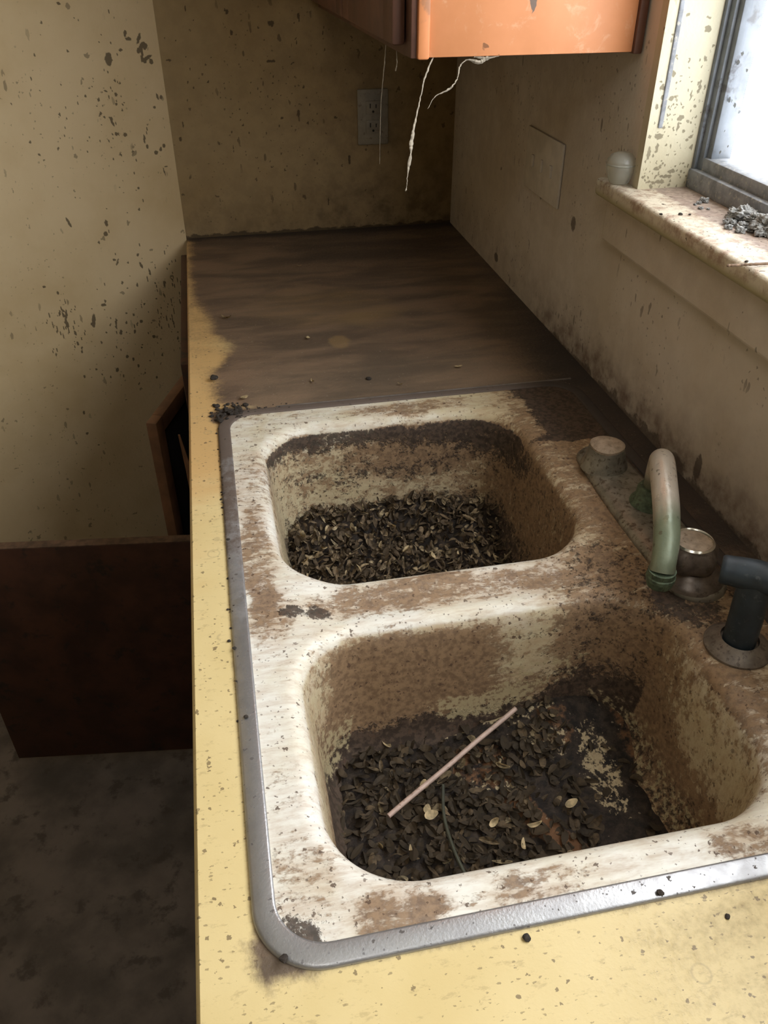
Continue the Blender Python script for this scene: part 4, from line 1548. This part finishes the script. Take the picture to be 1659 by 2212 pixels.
# ------------------------------------------------------------------ dust, twig, cobwebs
def fluff(name, parts, label, seed):
    rnd = random.Random(seed)
    bm = bmesh.new()
    for (x, y, r) in parts:
        n0 = len(bm.verts)
        bmesh.ops.create_icosphere(bm, subdivisions=5, radius=1.0, matrix=Matrix.Identity(4))
        bm.verts.ensure_lookup_table()
        o_ = Vector((rnd.random() * 9, rnd.random() * 9, 0))
        for v in bm.verts[n0:]:
            d = 1 + 0.6 * mnoise.fractal(v.co * 1.3 + o_, 0.6, 2.2, 5) + 0.30 * mnoise.noise(v.co * 9 + o_)
            v.co = Vector((x, y, 0.300 + r * 0.5)) + Vector((v.co.x * r * d, v.co.y * r * d, max(-0.45 * r, v.co.z * r * 0.62 * d)))
    o = finish(name, bm, M['dust'], smooth=True)
    tag(o, label, 'dust')
    return o


fluff('dust_clump', [(0.690, 0.612, .015), (0.693, 0.59, .014), (0.688, 0.628, .009), (0.692, 0.565, .015)], 'big grey dust clump against the window sash at the right edge', 1)
fluff('dust_clump', [(0.668, 0.604, .006), (0.658, 0.590, .004), (0.674, 0.590, .006), (0.664, 0.575, .005), (0.676, 0.575, .004)], 'ragged smaller dust clump in front of the big one on the sill', 2)
fluff('dust_clump', [(0.688, 0.700, .005), (0.677, 0.694, .0028), (0.670, 0.690, .002), (0.668, 0.672, .0028), (0.676, 0.668, .002)], 'small grey dust tuft in the middle of the window sill', 3)
for i, (x, y, r, lb) in enumerate([(0.608, 0.659, .0020, 'dark crumb near the front edge of the sill, closest to the jar'), (0.631, 0.654, .0025, 'dark crumb on the sill between jar and dust'), (0.642, 0.651, .0017, 'smallest dark crumb on the sill'), (0.614, 0.480, .002, 'dark crumb on the sill behind the twig')]):
    o = finish('dirt_crumb', crumb_bm(i + 20, r), M['crumb'])
    o.location = (x, y, 0.300)
    tag(o, lb, 'crumb', 'crumbs on the window sill')
bm = bmesh.new()
tw = [(0.584, 0.468, 0.3025), (0.592, 0.466, 0.3030), (0.600, 0.467, 0.3025), (0.612, 0.465, 0.303), (0.630, 0.465, 0.3025), (0.65, 0.46, 0.304), (0.67, 0.458, 0.303)]
tube(bm, smooth_pts(tw, 5), [0.0011 + 0.0006 * abs(math.sin(i * 1.7)) for i in range(31)], 7)
tag(finish('twig', bm, M['twig']), 'thin dark twig reaching over the sill edge', 'twig')


def strand(bm, pts, rads, jit=0.0012, seed=0):
    rnd = random.Random(seed)
    P = smooth_pts(pts, 8)
    out_, rr_ = [], []
    for i, p in enumerate(P):
        t = i / (len(P) - 1) * (len(rads) - 1)
        k = min(int(t), len(rads) - 2)
        r = rads[k] + (rads[k + 1] - rads[k]) * (t - k)
        out_.append(p + Vector((rnd.gauss(0, jit * 0.35), rnd.gauss(0, jit * 0.3), 0)))
        rr_.append(max(0.0003, r * rnd.uniform(0.75, 1.25)))
    tube(bm, out_, rr_, 6, squash=0.5)


# points on the plane y = 0.84 below the cabinet end
bm = bmesh.new()
strand(bm, [(0.360, 0.835, 0.456), (0.350, 0.835, 0.432), (0.344, 0.835, 0.405), (0.338, 0.835, 0.378), (0.3345, 0.835, 0.358), (0.334, 0.835, 0.345), (0.331, 0.835, 0.327), (0.329, 0.835, 0.305), (0.328, 0.835, 0.300)],
       [.0010, .0015, .0007, .0011, .0018, .0038, .0010, .0028, .0005, .0005, .0024], 0.0007, 2)
tag(finish('cobweb', bm, M['web']), 'long dusty cobweb strand hanging from the orange cabinet corner', 'cobweb')
bm = bmesh.new()
strand(bm, [(0.432, 0.835, 0.455), (0.420, 0.836, 0.449), (0.405, 0.836, 0.452), (0.396, 0.838, 0.445), (0.3935, 0.838, 0.432), (0.384, 0.838, 0.420), (0.366, 0.838, 0.412), (0.356, 0.838, 0.398)],
       [.0035, .0045, .0012, .0012, .0009, .0020, .0007, .0004], 0.0008, 5)
strand(bm, [(0.445, 0.834, 0.4555), (0.428, 0.834, 0.4535), (0.412, 0.834, 0.4555)], [.001, .003, .002], 0.0008, 6)
tag(finish('cobweb', bm, M['web']), 'branching cobweb sagging under the middle of the orange panel', 'cobweb')
bm = bmesh.new()
strand(bm, [(0.332, 0.99, 0.456), (0.330, 0.99, 0.43), (0.3265, 0.99, 0.40), (0.324, 0.99, 0.36), (0.323, 0.99, 0.30)], [.0006, .0012, .0007, .0008, .0004], 0.0005, 8)
strand(bm, [(0.334, 0.93, 0.456), (0.335, 0.93, 0.44), (0.333, 0.93, 0.430)], [.0004, .0012, .0012], 0.0005, 9)
tag(finish('cobweb', bm, M['web']), 'faint cobweb threads under the brown cabinet doors', 'cobweb')
